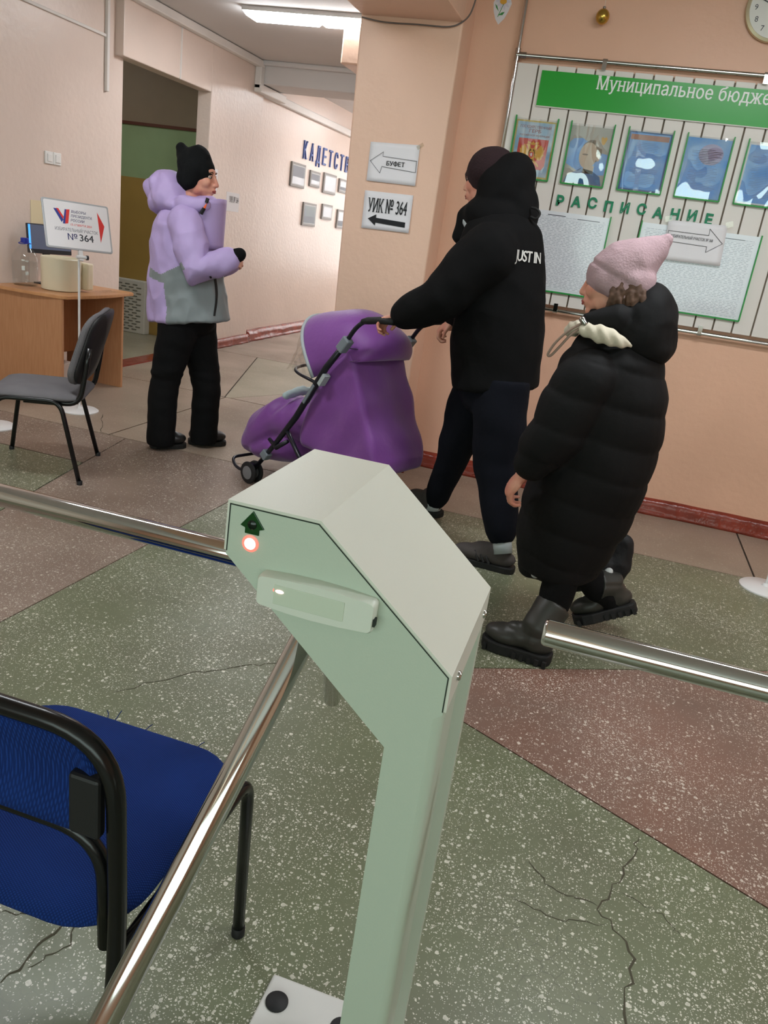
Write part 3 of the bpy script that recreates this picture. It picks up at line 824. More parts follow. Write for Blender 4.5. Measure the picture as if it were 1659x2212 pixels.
# blue chair in front: local x forward, y left; it faces away from the camera
bc = thing('office_chair', 'blue fabric chair with black tube frame, cut by the left edge in the foreground', 'chair', (-0.695, 0.90, 0.0), PI / 2, 'tube-frame chairs')
W2 = 0.238
seat = build(cushion(-0.205, 0.215, -0.232, 0.232, 0.402, 0.430, 0.10), 'seat', M_BLUE, bc, smooth=True)
for (y, dx, dy, dz) in ((0.045, 0.010, -0.002, 0.012), (0.06, 0.008, 0.006, 0.004), (-0.02, 0.007, -0.004, 0.005), (-0.13, 0.006, -0.004, 0.003)):
    b = MB(); b.tube([(0.206, y, 0.424), (0.213 + dx * 0.5, y + dy, 0.426 + dz * 0.6), (0.213 + dx, y + dy * 2, 0.427 + dz)], 0.0008, 5)
    build(b, 'frayed_thread', M_BLUE, seat)
for s in (-1, 1):
    b = MB(); b.tube(fillet([(0.222, s * W2, 0.0), (0.205, s * W2, 0.395), (-0.195, s * W2, 0.392)], 0.05, 6), 0.0118, 14); build(b, 'front_leg', M_BLACKTUBE, bc, smooth=True)
    b = MB(); b.lathe([(0.0135, 0.0), (0.0135, 0.02), (0.012, 0.022)], (0.222, s * W2, 0.0), 14); build(b, 'foot_cap', M_BLACKPLASTIC, bc, smooth='auto')
    b = MB(); b.box((-0.13, s * 0.18 - 0.03, 0.388), (-0.10, s * 0.18 + 0.05, 0.404)); build(b, 'seat_bracket', M_BLACKPLASTIC, bc)
b = MB(); b.tube(fillet([(-0.235, -W2, 0.0), (-0.198, -W2, 0.42), (-0.214, -W2, 0.752), (-0.214, W2, 0.752), (-0.198, W2, 0.42), (-0.235, W2, 0.0)], 0.10, 9), 0.0125, 16)
build(b, 'back_frame', M_BLACKTUBE, bc, smooth=True)
b = MB(); b.tube(fillet([(-0.190, -W2 + 0.024, 0.395), (-0.196, -W2 + 0.026, 0.585), (-0.196, W2 - 0.026, 0.585), (-0.190, W2 - 0.024, 0.395)], 0.075, 8), 0.0112, 14)
build(b, 'lower_back_rail', M_BLACKTUBE, bc, smooth=True)
def bpanel(u, v):
    y = (u - 0.5) * 2 * (W2 - 0.022); z = 0.60 + 0.142 * v
    k = min(1.0, (1 - abs(u - 0.5) * 2) * 6); e = 0.012 * math.sin(PI * v) * k
    z2 = z - (0.05 * max(0, (abs(u - 0.5) * 2 - 0.8) / 0.2) ** 2 * v)
    return (-0.205 + 0.02 * math.sin(PI * v) * 0.3 + e * 0.4, y, z2)
b = MB(); b.grid(bpanel, 24, 8); bp_me = b.mesh('back_panel')
bpn = build(bp_me, 'back_panel', M_BLUE, bc, smooth=True); so = bpn.modifiers.new('thick', 'SOLIDIFY'); so.thickness = 0.016; so.offset = 1.0
b = MB(); b.box((-0.226, -W2 + 0.014, 0.605), (-0.208, -W2 + 0.058, 0.695)); build(b, 'back_bracket', M_BLACKPLASTIC, bc, bevel=0.005)
b = MB(); b.box((-0.226, W2 - 0.058, 0.605), (-0.208, W2 - 0.014, 0.695)); build(b, 'back_bracket', M_BLACKPLASTIC, bc, bevel=0.005)

# grey chair by the desk
gc = thing('office_chair', 'grey padded chair with black legs standing empty in front of the desk', 'chair', (-2.63, 3.275, 0.0), math.atan2(-0.435, -0.90), 'tube-frame chairs')
build(cushion(-0.215, 0.215, -0.225, 0.225, 0.395, 0.425, 0.09, 0.016), 'seat', M_GREYCLOTH, gc, smooth=True)
for s in (-1, 1):
    b = MB(); b.tube(fillet([(0.225, s * 0.245, 0.0), (0.165, s * 0.222, 0.40), (-0.12, s * 0.222, 0.40), (-0.215, s * 0.25, 0.0)], 0.06, 6), 0.0115, 12)
    build(b, 'side_frame', M_BLACKTUBE, gc, smooth=True)
    for x, y in ((0.225, 0.245), (-0.215, 0.25)):
        b = MB(); b.lathe([(0.0135, 0.0), (0.0135, 0.018), (0.012, 0.02)], (x, s * y, 0.0), 12); build(b, 'foot_cap', M_BLACKPLASTIC, gc, smooth='auto')
b = MB()
for x in (-0.10, 0.14): b.tube([(x, -0.222, 0.392), (x, 0.222, 0.392)], 0.009, 10)
build(b, 'cross_bar', M_BLACKTUBE, gc, smooth=True)
for s in (-1, 1):
    b = MB(); b.tube(fillet([(0.05, s * 0.19, 0.385), (-0.20, s * 0.19, 0.385), (-0.225, s * 0.19, 0.52), (-0.245, s * 0.19, 0.66)], 0.06, 6), [(0.010, 0.013)] * 16, 10)
    build(b, 'back_upright', M_BLACKTUBE, gc, smooth=True)
def backpad(x_off, grow, dome):
    P = rrect(0.215 * grow, 0.175 * grow, 0.085, 8); n = len(P); b = MB()
    def w3(y, z, d):
        v = (z + 0.175) / 0.35
        return (-0.205 - 0.105 * v + 0.05 * (y / 0.215) ** 2 + d, y * (1 - 0.10 * v), 0.645 + z)
    lay = [(0.97, 0.0), (1.0, dome * 0.25), (0.99, dome * 0.6), (0.93, dome * 0.9), (0.75, dome), (0.45, dome), (0.12, dome)]
    vs = [w3(y * k, z * k, x_off + d) for k, d in lay for y, z in P]
    m = len(lay)
    fs = [(i * n + k, i * n + (k + 1) % n, (i + 1) * n + (k + 1) % n, (i + 1) * n + k) for i in range(m - 1) for k in range(n)]
    fs += [tuple(range(n)), tuple((m - 1) * n + k for k in range(n))]
    b.add(vs, fs); return b
build(backpad(0.0, 1.0, 0.040), 'backrest', M_GREYCLOTH, gc, smooth=True)
build(backpad(0.0, 0.985, -0.022), 'back_shell', M_BLACKPLASTIC, gc, smooth=True)

# ------------------------------------------------------------------ desk
M_WOOD = mat('beech_laminate', C(194, 142, 102), 0.45, var=0.12, vscale=7.0, stretch=(14.0, 14.0, 1.2), col2=C(184, 130, 90))
M_WOODTOP = mat('beech_laminate_top', C(206, 152, 104), 0.38, var=0.10, vscale=7.0, stretch=(2, 14, 2), col2=C(194, 138, 92))
desk = thing('desk', 'small beech-coloured desk against the cream wall behind the grey chair', 'desk', (-3.66, 4.77, 0.0))
top = [(-3.94, 4.375), (-3.60, 4.375), (-3.40, 4.40), (-3.375, 4.43)] + [(-3.375 + 0.035 * math.sin(PI * t / 8), 4.43 + 0.72 * t / 8) for t in range(1, 8)] + [(-3.365, 5.15), (-3.40, 5.185), (-3.94, 5.185)]
b = MB(); b.prism([(x, y, 0.678) for x, y in top], (0, 0, 0.022)); build(b, 'desk_top', M_WOODTOP, desk, world=True, bevel=0.004)
b = MB(); b.box((-3.90, 4.405, 0.0), (-3.40, 4.427, 0.678)); build(b, 'side_panel', M_WOOD, desk, world=True, bevel=0.002)
b = MB(); b.box((-3.90, 5.11, 0.0), (-3.43, 5.132, 0.678)); build(b, 'side_panel', M_WOOD, desk, world=True, bevel=0.002)
b = MB(); b.box((-3.82, 4.427, 0.22), (-3.80, 5.11, 0.678)); build(b, 'modesty_panel', M_WOOD, desk, world=True)
M_PAPERBOX = mat('pale_cardboard', C(206, 192, 182), 0.8, var=0.05)
b = MB(); b.box((-3.76, 4.47, 0.012), (-3.46, 4.62, 0.24)); single(b, 'cardboard_box', M_PAPERBOX, 'pale box standing on the floor under the desk', 'box', (-3.61, 4.545, 0.0), bevel=0.003)
b = MB(); b.box((-3.78, 4.45, 0.0), (-3.44, 4.66, 0.012)); single(b, 'floor_board', M_WOOD, 'thin board lying under the box below the desk', 'board', (-3.61, 4.55, 0.0))

# things on the desk
ZD = 0.70
M_PET = film('clear_pet', 0.09, (0.975, 0.985, 0.985, 1), 0.08)
M_WATER = film('water_body', 0.06, (0.96, 0.97, 0.97, 1), 0.05)
M_BLUECAP = mat('blue_cap_plastic', C(40, 52, 158), 0.4)
jug = thing('water_jug', 'large clear plastic water bottle with blue cap on the desk', 'bottle', (-3.835, 4.60, ZD))
pr_ = [(0.072, 0.0), (0.080, 0.006), (0.082, 0.03), (0.079, 0.05), (0.083, 0.07), (0.083, 0.12), (0.079, 0.135), (0.083, 0.15), (0.080, 0.18), (0.066, 0.215), (0.045, 0.245), (0.026, 0.262), (0.022, 0.268), (0.022, 0.283)]
b = MB(); b.lathe(pr_, (0, 0, 0), 28); build(b, 'bottle_body', M_PET, jug, smooth=True)
b = MB(); b.lathe([(0.068, 0.003), (0.076, 0.01), (0.078, 0.05), (0.079, 0.12), (0.0785, 0.152), (0.0001, 0.1525)], (0, 0, 0), 28); build(b, 'water', M_WATER, jug, smooth='auto')
b = MB(); b.lathe([(0.027, 0.272), (0.027, 0.277), (0.025, 0.278), (0.025, 0.300), (0.022, 0.303), (0.0001, 0.303)], (0, 0, 0), 24); build(b, 'cap', M_BLUECAP, jug, smooth='auto')
b = MB(); b.tube([Vector((0.034 * math.cos(a), 0.040 * math.sin(a), 0.272 - 0.006 * abs(math.sin(a)))) for a in [2 * PI * k / 24 for k in range(25)]], 0.003, 6)
build(b, 'carry_handle', M_BLUECAP, jug, smooth=True)
M_CREAM = mat('cream_plastic', C(240, 231, 204), 0.42, var=0.04)
tub = thing('storage_tub', 'round cream plastic tub with a side pocket on the desk', 'tub', (-3.60, 4.66, ZD))
b = MB(); b.lathe([(0.115, 0.0), (0.125, 0.006), (0.126, 0.10), (0.128, 0.205), (0.122, 0.212), (0.118, 0.205), (0.115, 0.02), (0.0001, 0.018)], (0, 0, 0), 40); build(b, 'tub_body', M_CREAM, tub, smooth='auto')
b = MB(); b.box((0.05, 0.085, 0.012), (0.145, 0.15, 0.19)); build(b, 'side_pocket', M_CREAM, tub, bevel=0.012, seg=3)
M_DARKGREY = mat('dark_grey_plastic', C(46, 48, 54), 0.4)
M_SCREEN = mat('dim_screen', C(92, 98, 116), 0.2, emit=C(84, 92, 116), estr=0.25)
M_SCREENBLUE = mat('screen_blue_edge', C(70, 150, 230), 0.2, emit=C(80, 165, 255), estr=0.9)
scr = thing('computer_monitor', 'computer screen with a bright blue left edge behind the cream tub', 'monitor', (-3.815, 4.815, ZD))
sr, su = Vector((0.40, 0.917, 0)).normalized(), Vector((-0.10, 0.04, 0.99)).normalized(); sn = sr.cross(su)
sc0 = Vector((0.0, 0.0, 0.30))
b = MB(); b.obox(sc0, sr * 0.155, su * 0.095, sn * 0.010); build(b, 'screen_case', M_DARKGREY, scr, bevel=0.004)
b = MB(); b.obox(sc0 + sn * 0.0105 + su * 0.010, sr * 0.148, su * 0.078, sn * 0.0008); build(b, 'screen', M_SCREEN, scr)
b = MB(); b.obox(sc0 + sn * 0.0117 + su * 0.010 - sr * 0.141, sr * 0.007, su * 0.078, sn * 0.0004); build(b, 'screen_edge_glow', M_SCREENBLUE, scr)
b = MB(); b.box((-0.032, -0.03, 0.008), (-0.018, 0.03, 0.26)); b.box((-0.08, -0.06, 0.0), (0.06, 0.10, 0.010)); build(b, 'monitor_stand', M_DARKGREY, scr)
M_NOTE = mat('pale_yellow_paper', C(226, 212, 176), 0.8)
b = MB(); b.box((-3.9495, 4.80, 1.09), (-3.947, 4.98, 1.24)); single(b, 'wall_note', M_NOTE, 'pale yellow paper on the cream wall behind the arrow sign', 'paper', (-3.948, 4.89, 1.09))
M_FILM = film('crumpled_film', 0.12, (0.97, 0.95, 0.94, 1), 0.25)
b = MB()
def bag_fn(u, v):
    x = -3.50 + 0.10 * u + 0.0; y = 4.80 + 0.26 * v
    return (x, y, ZD + 0.003 + 0.022 * abs(noise.noise(Vector((u * 4, v * 5, 2)))) * math.sin(PI * u) * math.sin(PI * v))
b.grid(bag_fn, 14, 18); single(b, 'plastic_wrap', M_FILM, 'crumpled clear plastic wrap lying on the right end of the desk', 'wrap', (-3.45, 4.93, ZD), smooth=True)

# ------------------------------------------------------------------ sign stand
M_WHITEMETAL = mat('white_enamel', C(226, 226, 226), 0.35)
M_SIGNFRAME = mat('silver_grey_frame', C(186, 192, 196), 0.4, 0.3)
M_SIGNPAPER = mat('white_sign_paper', C(240, 240, 242), 0.45)
M_INKNAVY = mat('navy_print', C(44, 52, 104), 0.6)
M_INKGREY = mat('grey_print', C(108, 112, 124), 0.6)
M_INKDARK = mat('dark_print', C(58, 64, 70), 0.6)
M_INKRED = mat('red_print', C(222, 62, 58), 0.5)
M_INKBLUE = mat('blue_print', C(58, 70, 150), 0.5)
st = thing('sign_stand', 'white floor stand holding the polling-station sign with a red arrow, before the desk', 'sign', (-3.206, 4.327, 0.0))
b = MB(); b.lathe([(0.118, 0.0), (0.118, 0.006), (0.108, 0.013), (0.02, 0.018), (0.012, 0.03)], (0, 0, 0), 36); build(b, 'base_disc', M_WHITEMETAL, st, smooth='auto')
b = MB(); b.tube([(0, 0, 0.02), (-0.006, -0.004, 1.03)], 0.0072, 12); build(b, 'pole', M_WHITEMETAL, st, smooth='auto')
SR = Vector((0.5007, 0.8652, -0.0257)); SU = Vector((-0.2790, 0.1895, 0.9414)); SN = SR.cross(SU)
SC = Vector((-3.216, 4.318, 1.1406)); SW, SH = 0.4085 / 2, 0.2884 / 2
b = MB(); P2 = rrect(SW, SH, 0.012, 5)
b.prism([SC + SR * x + SU * z - SN * 0.006 for x, z in P2], SN * 0.010); sb = build(b, 'sign_frame', M_SIGNFRAME, st, world=True, bevel=0.002)
b = MB(); P2 = rrect(SW - 0.010, SH - 0.010, 0.010, 5)
b.prism([SC + SR * x + SU * z + SN * 0.0041 for x, z in P2], SN * 0.0006); sheet = build(b, 'sign_sheet', M_SIGNPAPER, st, world=True)
b = MB(); b.obox(SC - SU * (SH + 0.03) - SN * 0.006, SR * 0.012, SU * 0.03, SN * 0.008); b.tube([SC - SU * (SH + 0.04) - SR * 0.03, SC - SU * (SH + 0.04) + SR * 0.03], 0.010, 12); build(b, 'clamp', M_WHITEMETAL, st, world=True, smooth='auto')
b = MB(); b.tube([SC - SU * (SH + 0.04) + SR * 0.03, SC - SU * (SH + 0.04) + SR * 0.042], 0.014, 12); build(b, 'clamp_knob', M_DARKGREY, st, world=True, smooth='auto')
def sp(u, v, k=0.0051): return SC + SR * u + SU * v + SN * k
def sign_poly(pts, m, nm, k=0.0051):
    b = MB(); b.prism([sp(u, v, k) for u, v in pts], SN * 0.0003); return build(b, nm, m, sheet, world=True)
# the ribbon check mark: white, blue and red bands
sign_poly([(-0.140, 0.088), (-0.122, 0.088), (-0.086, 0.028), (-0.098, 0.010)], M_INKBLUE, 'check_band')
sign_poly([(-0.124, 0.090), (-0.110, 0.090), (-0.083, 0.044), (-0.088, 0.030)], M_INKRED, 'check_band', 0.0053)
sign_poly([(-0.072, 0.090), (-0.062, 0.090), (-0.078, 0.004), (-0.092, 0.004)], M_INKBLUE, 'check_band')
sign_poly([(-0.062, 0.090), (-0.042, 0.092), (-0.060, 0.008), (-0.078, 0.004)], M_INKRED, 'check_band', 0.0053)
sign_poly([(0.128, 0.098), (0.166, 0.018), (0.132, -0.086)], M_INKRED, 'arrow')
SI = SU + SR * 0.22
for t_, v_, s_, w_, m_ in (('ВЫБОРЫ', 0.074, 0.022, 0.088, M_INKNAVY), ('ПРЕЗИДЕНТА', 0.048, 0.022, 0.128, M_INKNAVY), ('РОССИИ', 0.022, 0.022, 0.082, M_INKNAVY), ('15–17 МАРТА 2024', -0.002, 0.018, 0.128, M_INKRED)):
    words(t_, 'lettering', m_, sheet, sp(-0.034 + w_ / 2 - 0.012 * (0.074 - v_) / 0.076, v_), SR, SI, s_, w_, bold=0.012)
words('ИЗБИРАТЕЛЬНЫЙ УЧАСТОК', 'lettering', M_INKGREY, sheet, sp(-0.012, -0.038), SR, SU, 0.026, 0.262, bold=0.004)
words('№', 'lettering', M_INKNAVY, sheet, sp(-0.042, -0.088), SR, SU, 0.052, 0.058)
words('364', 'lettering', M_INKDARK, sheet, sp(0.044, -0.088), SR, SU, 0.056, 0.088, bold=0.02)

# two more stands of which only the round bases show
for loc, lab in ((((0.951, 3.866, 0.000)), 'white round stand base on the floor at the right edge'), (((-3.303, 3.676, 0.000)), 'white round stand base just entering the left edge')):
    t = thing('sign_stand', lab, 'stand', loc)
    b = MB(); b.lathe([(0.118, 0.0), (0.118, 0.006), (0.108, 0.013), (0.02, 0.018), (0.012, 0.03)], (0, 0, 0), 36); build(b, 'base_disc', M_WHITEMETAL, t, smooth='auto')
    if lab.endswith('right edge'):
        b = MB(); b.tube([(0, 0, 0.02), (0.0, 0.0, 1.0)], 0.0072, 12); build(b, 'pole', M_WHITEMETAL, t, smooth='auto')

# ------------------------------------------------------------------ radiator screen in the side room, switches
M_GRILLE = mat('white_grille', C(206, 206, 196), 0.5, var=0.05)
M_SLOT = mat('grille_slot', C(120, 120, 108), 0.8)
rdt = thing('radiator_screen', 'white slotted radiator screen on the floor inside the doorway', 'radiator', (-5.1, 7.45, 0.0))
b = MB(); b.box((-5.5, 7.40, 0.0), (-4.70, 7.50, 0.54)); gb = build(b, 'screen_box', M_GRILLE, rdt, world=True, bevel=0.008)
rnd = random.Random(2)
sl = MB(); sl.box((-0.028, -0.002, -0.006), (0.028, 0.0, 0.006)); slm = sl.mesh('slot')
k = 0
for r in range(17):
    for c in range(8):
        x = -5.45 + c * 0.09 + (0.045 if r % 2 else 0.0)
        if x > -4.75: continue
        o = link('slot', slm, M_SLOT, gb); o.location = (x + 5.1, 7.40 - 7.45 - 0.0002, 0.04 + r * 0.0285)
sw = thing('light_switch', 'pair of white light switches on the cream wall above the arrow sign', 'switch', (-3.95, 5.0, 1.50))
for i in range(2):
    y0 = (-3.945, 4.944, 1.521)[1] + i * 0.085
    b = MB(); b.box((-3.95, y0, 1.485), (-3.940, y0 + 0.08, 1.565)); pl_ = build(b, 'switch_plate', M_WHITEPLASTIC, sw, world=True, bevel=0.004)
    b = MB(); b.box((-3.941, y0 + 0.018, 1.500), (-3.934, y0 + 0.062, 1.550)); build(b, 'rocker', M_WHITEPLASTIC, pl_, world=True, bevel=0.003)

# ------------------------------------------------------------------ serif lettering helper
ROUND = set('оОсСеб3690юУуЗзфФ№')
def add_serifs(me, body, th):
    b = bmesh.new(); b.from_mesh(me)
    return_me = me
    # gather loose letters by connected islands
    b.verts.ensure_lookup_table(); seen = set(); isl = []
    for v in b.verts:
        if v.index in seen: continue
        st_, grp = [v], []
        seen.add(v.index)
        while st_:
            q = st_.pop(); grp.append(q)
            for e in q.link_edges:
                o = e.other_vert(q)
                if o.index not in seen: seen.add(o.index); st_.append(o)
        isl.append(grp)
    rects = []
    for grp in isl:
        ys = [v.co.y for v in grp]; lo, hi = min(ys), max(ys)
        if hi - lo < 0.3: continue
        for lev, sg in ((lo, 1), (hi, -1)):
            xs = sorted(v.co.x for v in grp if abs(v.co.y - lev) < 0.004)
            if lev == lo and lo < -0.05: continue
            i = 0
            while i < len(xs) - 1:
                w = xs[i + 1] - xs[i]
                if 0.06 < w < 0.22:
                    rects.append((xs[i] - 0.042, xs[i + 1] + 0.042, lev, lev + sg * th)); i += 2
                else: i += 1
    b.to_mesh(me); b.free()
    vs = [v.co.copy() for v in me.vertices]; fs = [tuple(p.vertices) for p in me.polygons]
    for j_, (x0, x1, y0, y1) in enumerate(rects):
        zz = 0.018 + 0.004 * (j_ % 5)
        k = len(vs); vs += [(x0, y0, zz), (x1, y0, zz), (x1, y1, zz), (x0, y1, zz)]; fs.append((k, k + 1, k + 2, k + 3))
    m2 = bpy.data.meshes.new('t'); m2.from_pydata(vs, [], fs); m2.update()
    return m2
XR_, ZU_ = (1, 0, 0), (0, 0, 1)
M_PAPER = mat('white_paper', C(236, 236, 240), 0.75, var=0.03, vscale=3.0)
M_INK = mat('black_ink', C(26, 28, 32), 0.7)
M_INKLINE = mat('grey_ink_line', C(70, 72, 80), 0.7)
M_TAPE = film('clear_tape', 0.10, (0.95, 0.94, 0.90, 1), 0.2)
def sheet_grid(c, nrm_y, pts4, nm, m, label, cat, curl=0.006, group=None):
    """a sheet of paper hung on a wall that faces -Y, given by four corners TL, TR, BR, BL"""
    q = [Vector(p) for p in pts4]
    def fn(u, v):
        p = q[3].lerp(q[2], u).lerp(q[0].lerp(q[1], u), v)
        return p + Vector((0, -curl * (abs(u - 0.5) * 2) ** 3 * (1 - v) - 0.001, 0))
    b = MB(); b.grid(fn, 8, 8)
    ctr = (q[2] + q[3]) / 2
    o = single(b, nm, m, label, cat, tuple(ctr), group, smooth=True)
    s_ = o.modifiers.new('t', 'SOLIDIFY'); s_.thickness = 0.0005
    return o
def outline(pts, w, y):
    b = MB(); n = len(pts)
    for i in range(n):
        a, c = Vector(pts[i]), Vector(pts[(i + 1) % n]); d = (c - a).normalized(); nn = Vector((-d.y, d.x)) * w / 2; a2, c2 = a - d * w / 2, c + d * w / 2
        b.add([(p.x, y, p.y) for p in (a2 + nn, c2 + nn, c2 - nn, a2 - nn)], [(0, 1, 2, 3)])
    return b
# pillar sheets
p1 = sheet_grid(None, None, [(-1.489, 4.497, 1.806), (-1.209, 4.497, 1.816), (-1.205, 4.494, 1.611), (-1.486, 4.494, 1.608)], 'notice_sheet', M_PAPER, 'white sheet with an outlined left arrow on the pillar, upper of two', 'notice', 0.003, 'arrow sheets on the pillar')
def P1(u, v):  # u,v inside the sheet
    a, b_, c, d = Vector((-1.487, 4.490, 1.805)), Vector((-1.207, 4.490, 1.815)), Vector((-1.204, 4.490, 1.611)), Vector((-1.485, 4.490, 1.608))
    return d.lerp(c, u).lerp(a.lerp(b_, u), v)
arrow_uv = [(0.03, 0.52), (0.28, 0.77), (0.28, 0.66), (0.97, 0.61), (0.97, 0.33), (0.28, 0.40), (0.25, 0.23)]
build(outline([(P1(u, v).x, P1(u, v).z) for u, v in arrow_uv], 0.0022, 4.4895), 'arrow_outline', M_INKLINE, p1, world=True)
words('БУФЕТ', 'lettering', M_INK, p1, P1(0.55, 0.44), P1(0.6, 0.5) - P1(0.5, 0.5), ZU_, 0.030, 0.104, bold=0.02, serif=0.06)
p2 = sheet_grid(None, None, [(-1.489, 4.497, 1.558), (-1.209, 4.497, 1.563), (-1.206, 4.494, 1.366), (-1.484, 4.494, 1.360)], 'notice_sheet', M_PAPER, 'white sheet with a bold black left arrow on the pillar, lower of two', 'notice', 0.003, 'arrow sheets on the pillar')
def P2_(u, v):
    a, b_, c, d = Vector((-1.486, 4.490, 1.557)), Vector((-1.207, 4.490, 1.563)), Vector((-1.204, 4.490, 1.366)), Vector((-1.482, 4.490, 1.360))
    return d.lerp(c, u).lerp(a.lerp(b_, u), v)
b = MB(); b.add([(P2_(u, v).x, 4.4895, P2_(u, v).z) for u, v in ((0.11, 0.27), (0.28, 0.40), (0.28, 0.31), (0.90, 0.27), (0.90, 0.13), (0.28, 0.18), (0.27, 0.10))], [tuple(range(7))])
build(b, 'arrow', M_INK, p2, world=True)
words('УИК № 364', 'lettering', M_INK, p2, P2_(0.49, 0.46), P2_(0.6, 0.5) - P2_(0.5, 0.5), ZU_, 0.098, 0.228, bold=0.014, serif=0.035)
for px in ((-1.207, 4.493, 1.811),):
    b = MB(); b.obox(px, Vector((0.016, 0, 0.012)), Vector((-0.006, 0, 0.008)), Vector((0, 0.0003, 0))); build(b, 'sticky_tape', M_TAPE, p1, world=True)

# ------------------------------------------------------------------ notice board of white slats
M_SLAT = mat('white_slat_plastic', C(226, 222, 216), 0.42)
M_BACKING = mat('grey_brown_backing', C(118, 106, 92), 0.8)
M_BANNER = mat('green_banner', C(28, 160, 44), 0.3)
M_BANEDGE = mat('banner_edge', C(214, 214, 206), 0.5)
M_WHITEINK = mat('white_letter', C(232, 240, 234), 0.4)
nb = thing('notice_board', 'wide white slatted notice board on the wall behind the walkers', 'board', (0.45, 4.72, 1.08))
b = MB(); b.box((-0.79, 4.712, 1.098), (1.76, 4.724, 2.283)); build(b, 'backing_sheet', M_BACKING, nb, world=True)
first = None
xs = [-0.795, -0.682] + [-0.582 + 0.0985 * i for i in range(24)]
for i in range(len(xs) - 1):
    b = MB(); b.box((xs[i] + 0.004, 4.700, 1.092), (xs[i + 1] - 0.004, 4.712, 2.288)); build(b, 'slat', M_SLAT, nb, world=True, bevel=0.002)
bz0, bz1 = 2.093, 2.26
b = MB(); b.box((-0.657, 4.690, bz0), (1.70, 4.699, bz1)); bn = build(b, 'banner', M_BANNER, nb, world=True)
b = MB(); b.box((-0.657, 4.689, bz0 - 0.005), (1.70, 4.698, bz0)); build(b, 'banner_edge', M_BANEDGE, nb, world=True)
L0 = Vector((-0.364, 4.689, 2.191)); L1 = Vector((0.472, 4.689, 2.192))
tm = text_mesh('Муниципальное бюджетное', 0.014, 1.0, 1.06, serif=0.045)
xs_ = [v.co.x for v in tm.vertices]
me_ref = text_mesh('Муниципальное бюдже', 0.014, 1.0, 1.06); rw = max(v.co.x for v in me_ref.vertices) - min(v.co.x for v in me_ref.vertices)
kx = (L1.x - L0.x + 0.012) / rw
for v in tm.vertices: v.co.x = (v.co.x - min(xs_))
for v in tm.vertices: v.co = Vector((L0.x + v.co.x * kx, 4.6885 - v.co.z * 0.05, L0.z + 0.004 + v.co.y * 0.086))
build(tm, 'banner_lettering', M_WHITEINK, bn, world=True)
# chrome rail frame in front of the board
rf = thing('rail_frame', 'chrome tube frame with clips holding the slatted notice board', 'frame', (0.45, 4.69, 0.0))
b = MB(); b.tube([(-0.803, 4.70, 0.0), (-0.803, 4.70, 2.755)], 0.0105, 14); build(b, 'upright_tube', M_CHROME, rf, world=True, smooth='auto')
b = MB(); b.tube([(1.80, 4.70, 0.0), (1.80, 4.70, 2.755)], 0.0105, 14); build(b, 'upright_tube', M_CHROME, rf, world=True, smooth='auto')
for z in (2.323, 1.066):
    b = MB(); b.tube([(-0.80, 4.70, z), (1.80, 4.70, z)], 0.0105, 14); build(b, 'rail_tube', M_CHROME, rf, world=True, smooth='auto')
    b = MB(); b.tube([(-0.806, 4.70, z), (-0.755, 4.70, z)], 0.0155, 14); b.tube([(-0.803, 4.70, z - 0.03), (-0.803, 4.70, z + 0.03)], 0.0145, 14); build(b, 'tube_joint', M_STEEL, rf, world=True, smooth='auto')
    for x in (-0.345, 0.44, 1.22):
        b = MB(); b.tube([(x - 0.012, 4.70, z), (x + 0.012, 4.70, z)], 0.0165, 16)
        dz = -0.04 if z > 2 else 0.04
        b.box((x - 0.011, 4.676, min(z, z + dz)), (x + 0.011, 4.698, max(z, z + dz))); build(b, 'clip', M_CHROME, rf, world=True, smooth='auto')
# lettering РАСПИСАНИЕ, each letter cut out and glued on
M_GREENLET = mat('green_foam_letter', C(22, 132, 92), 0.6)
ra = thing('board_lettering', 'row of green cut-out letters glued in the middle of the notice board', 'lettering', (-0.05, 4.70, 1.62))
for i, ch in enumerate('РАСПИСАНИЕ'):
    me = text_mesh(ch, 0.035, 1.0, 1.0, 0.06)
    x = -0.435 + i * 0.0865
    put(me, (x, 4.694, 1.621 + 0.004 * ((i * 7) % 3 - 1)), (1, 0, 0.03 * ((i * 5) % 3 - 1)), ZU_, 0.070)
    build(me, 'letter', M_GREENLET, ra, world=True)

# poster pockets
M_GREENEDGE = mat('green_pocket_edge', C(30, 150, 62), 0.35)
M_GLOSSFILM = film('glossy_pocket_film', 0.22, (0.97, 0.99, 1.0, 1), 0.03)
M_SKY = mat('poster_sky', C(120, 178, 214), 0.6, var=0.3, vscale=14.0, col2=C(208, 222, 230))
M_POSTERBLUE = mat('poster_blue', C(80, 166, 242), 0.6, var=0.35, vscale=9.0, col2=C(160, 200, 238))
M_GOLD = mat('printed_gold', C(222, 172, 64), 0.5)
M_GOLDEDGE = mat('poster_gold_border', C(206, 186, 96), 0.5)
M_SHIELD = mat('printed_red', C(206, 56, 52), 0.5)
M_PORTRAIT = mat('poster_pale', C(186, 186, 176), 0.6)
M_FACE = mat('printed_skin', C(216, 198, 176), 0.6)
M_HAIRP = mat('printed_grey_hair', C(128, 124, 112), 0.6)
M_NAVYSUIT = mat('printed_blue_suit', C(70, 120, 168), 0.6)
M_DOCLINE = mat('printed_text_grey', C(116, 150, 200), 0.6)
PW, PZ0, PZ1 = 0.113, 1.731, 2.03
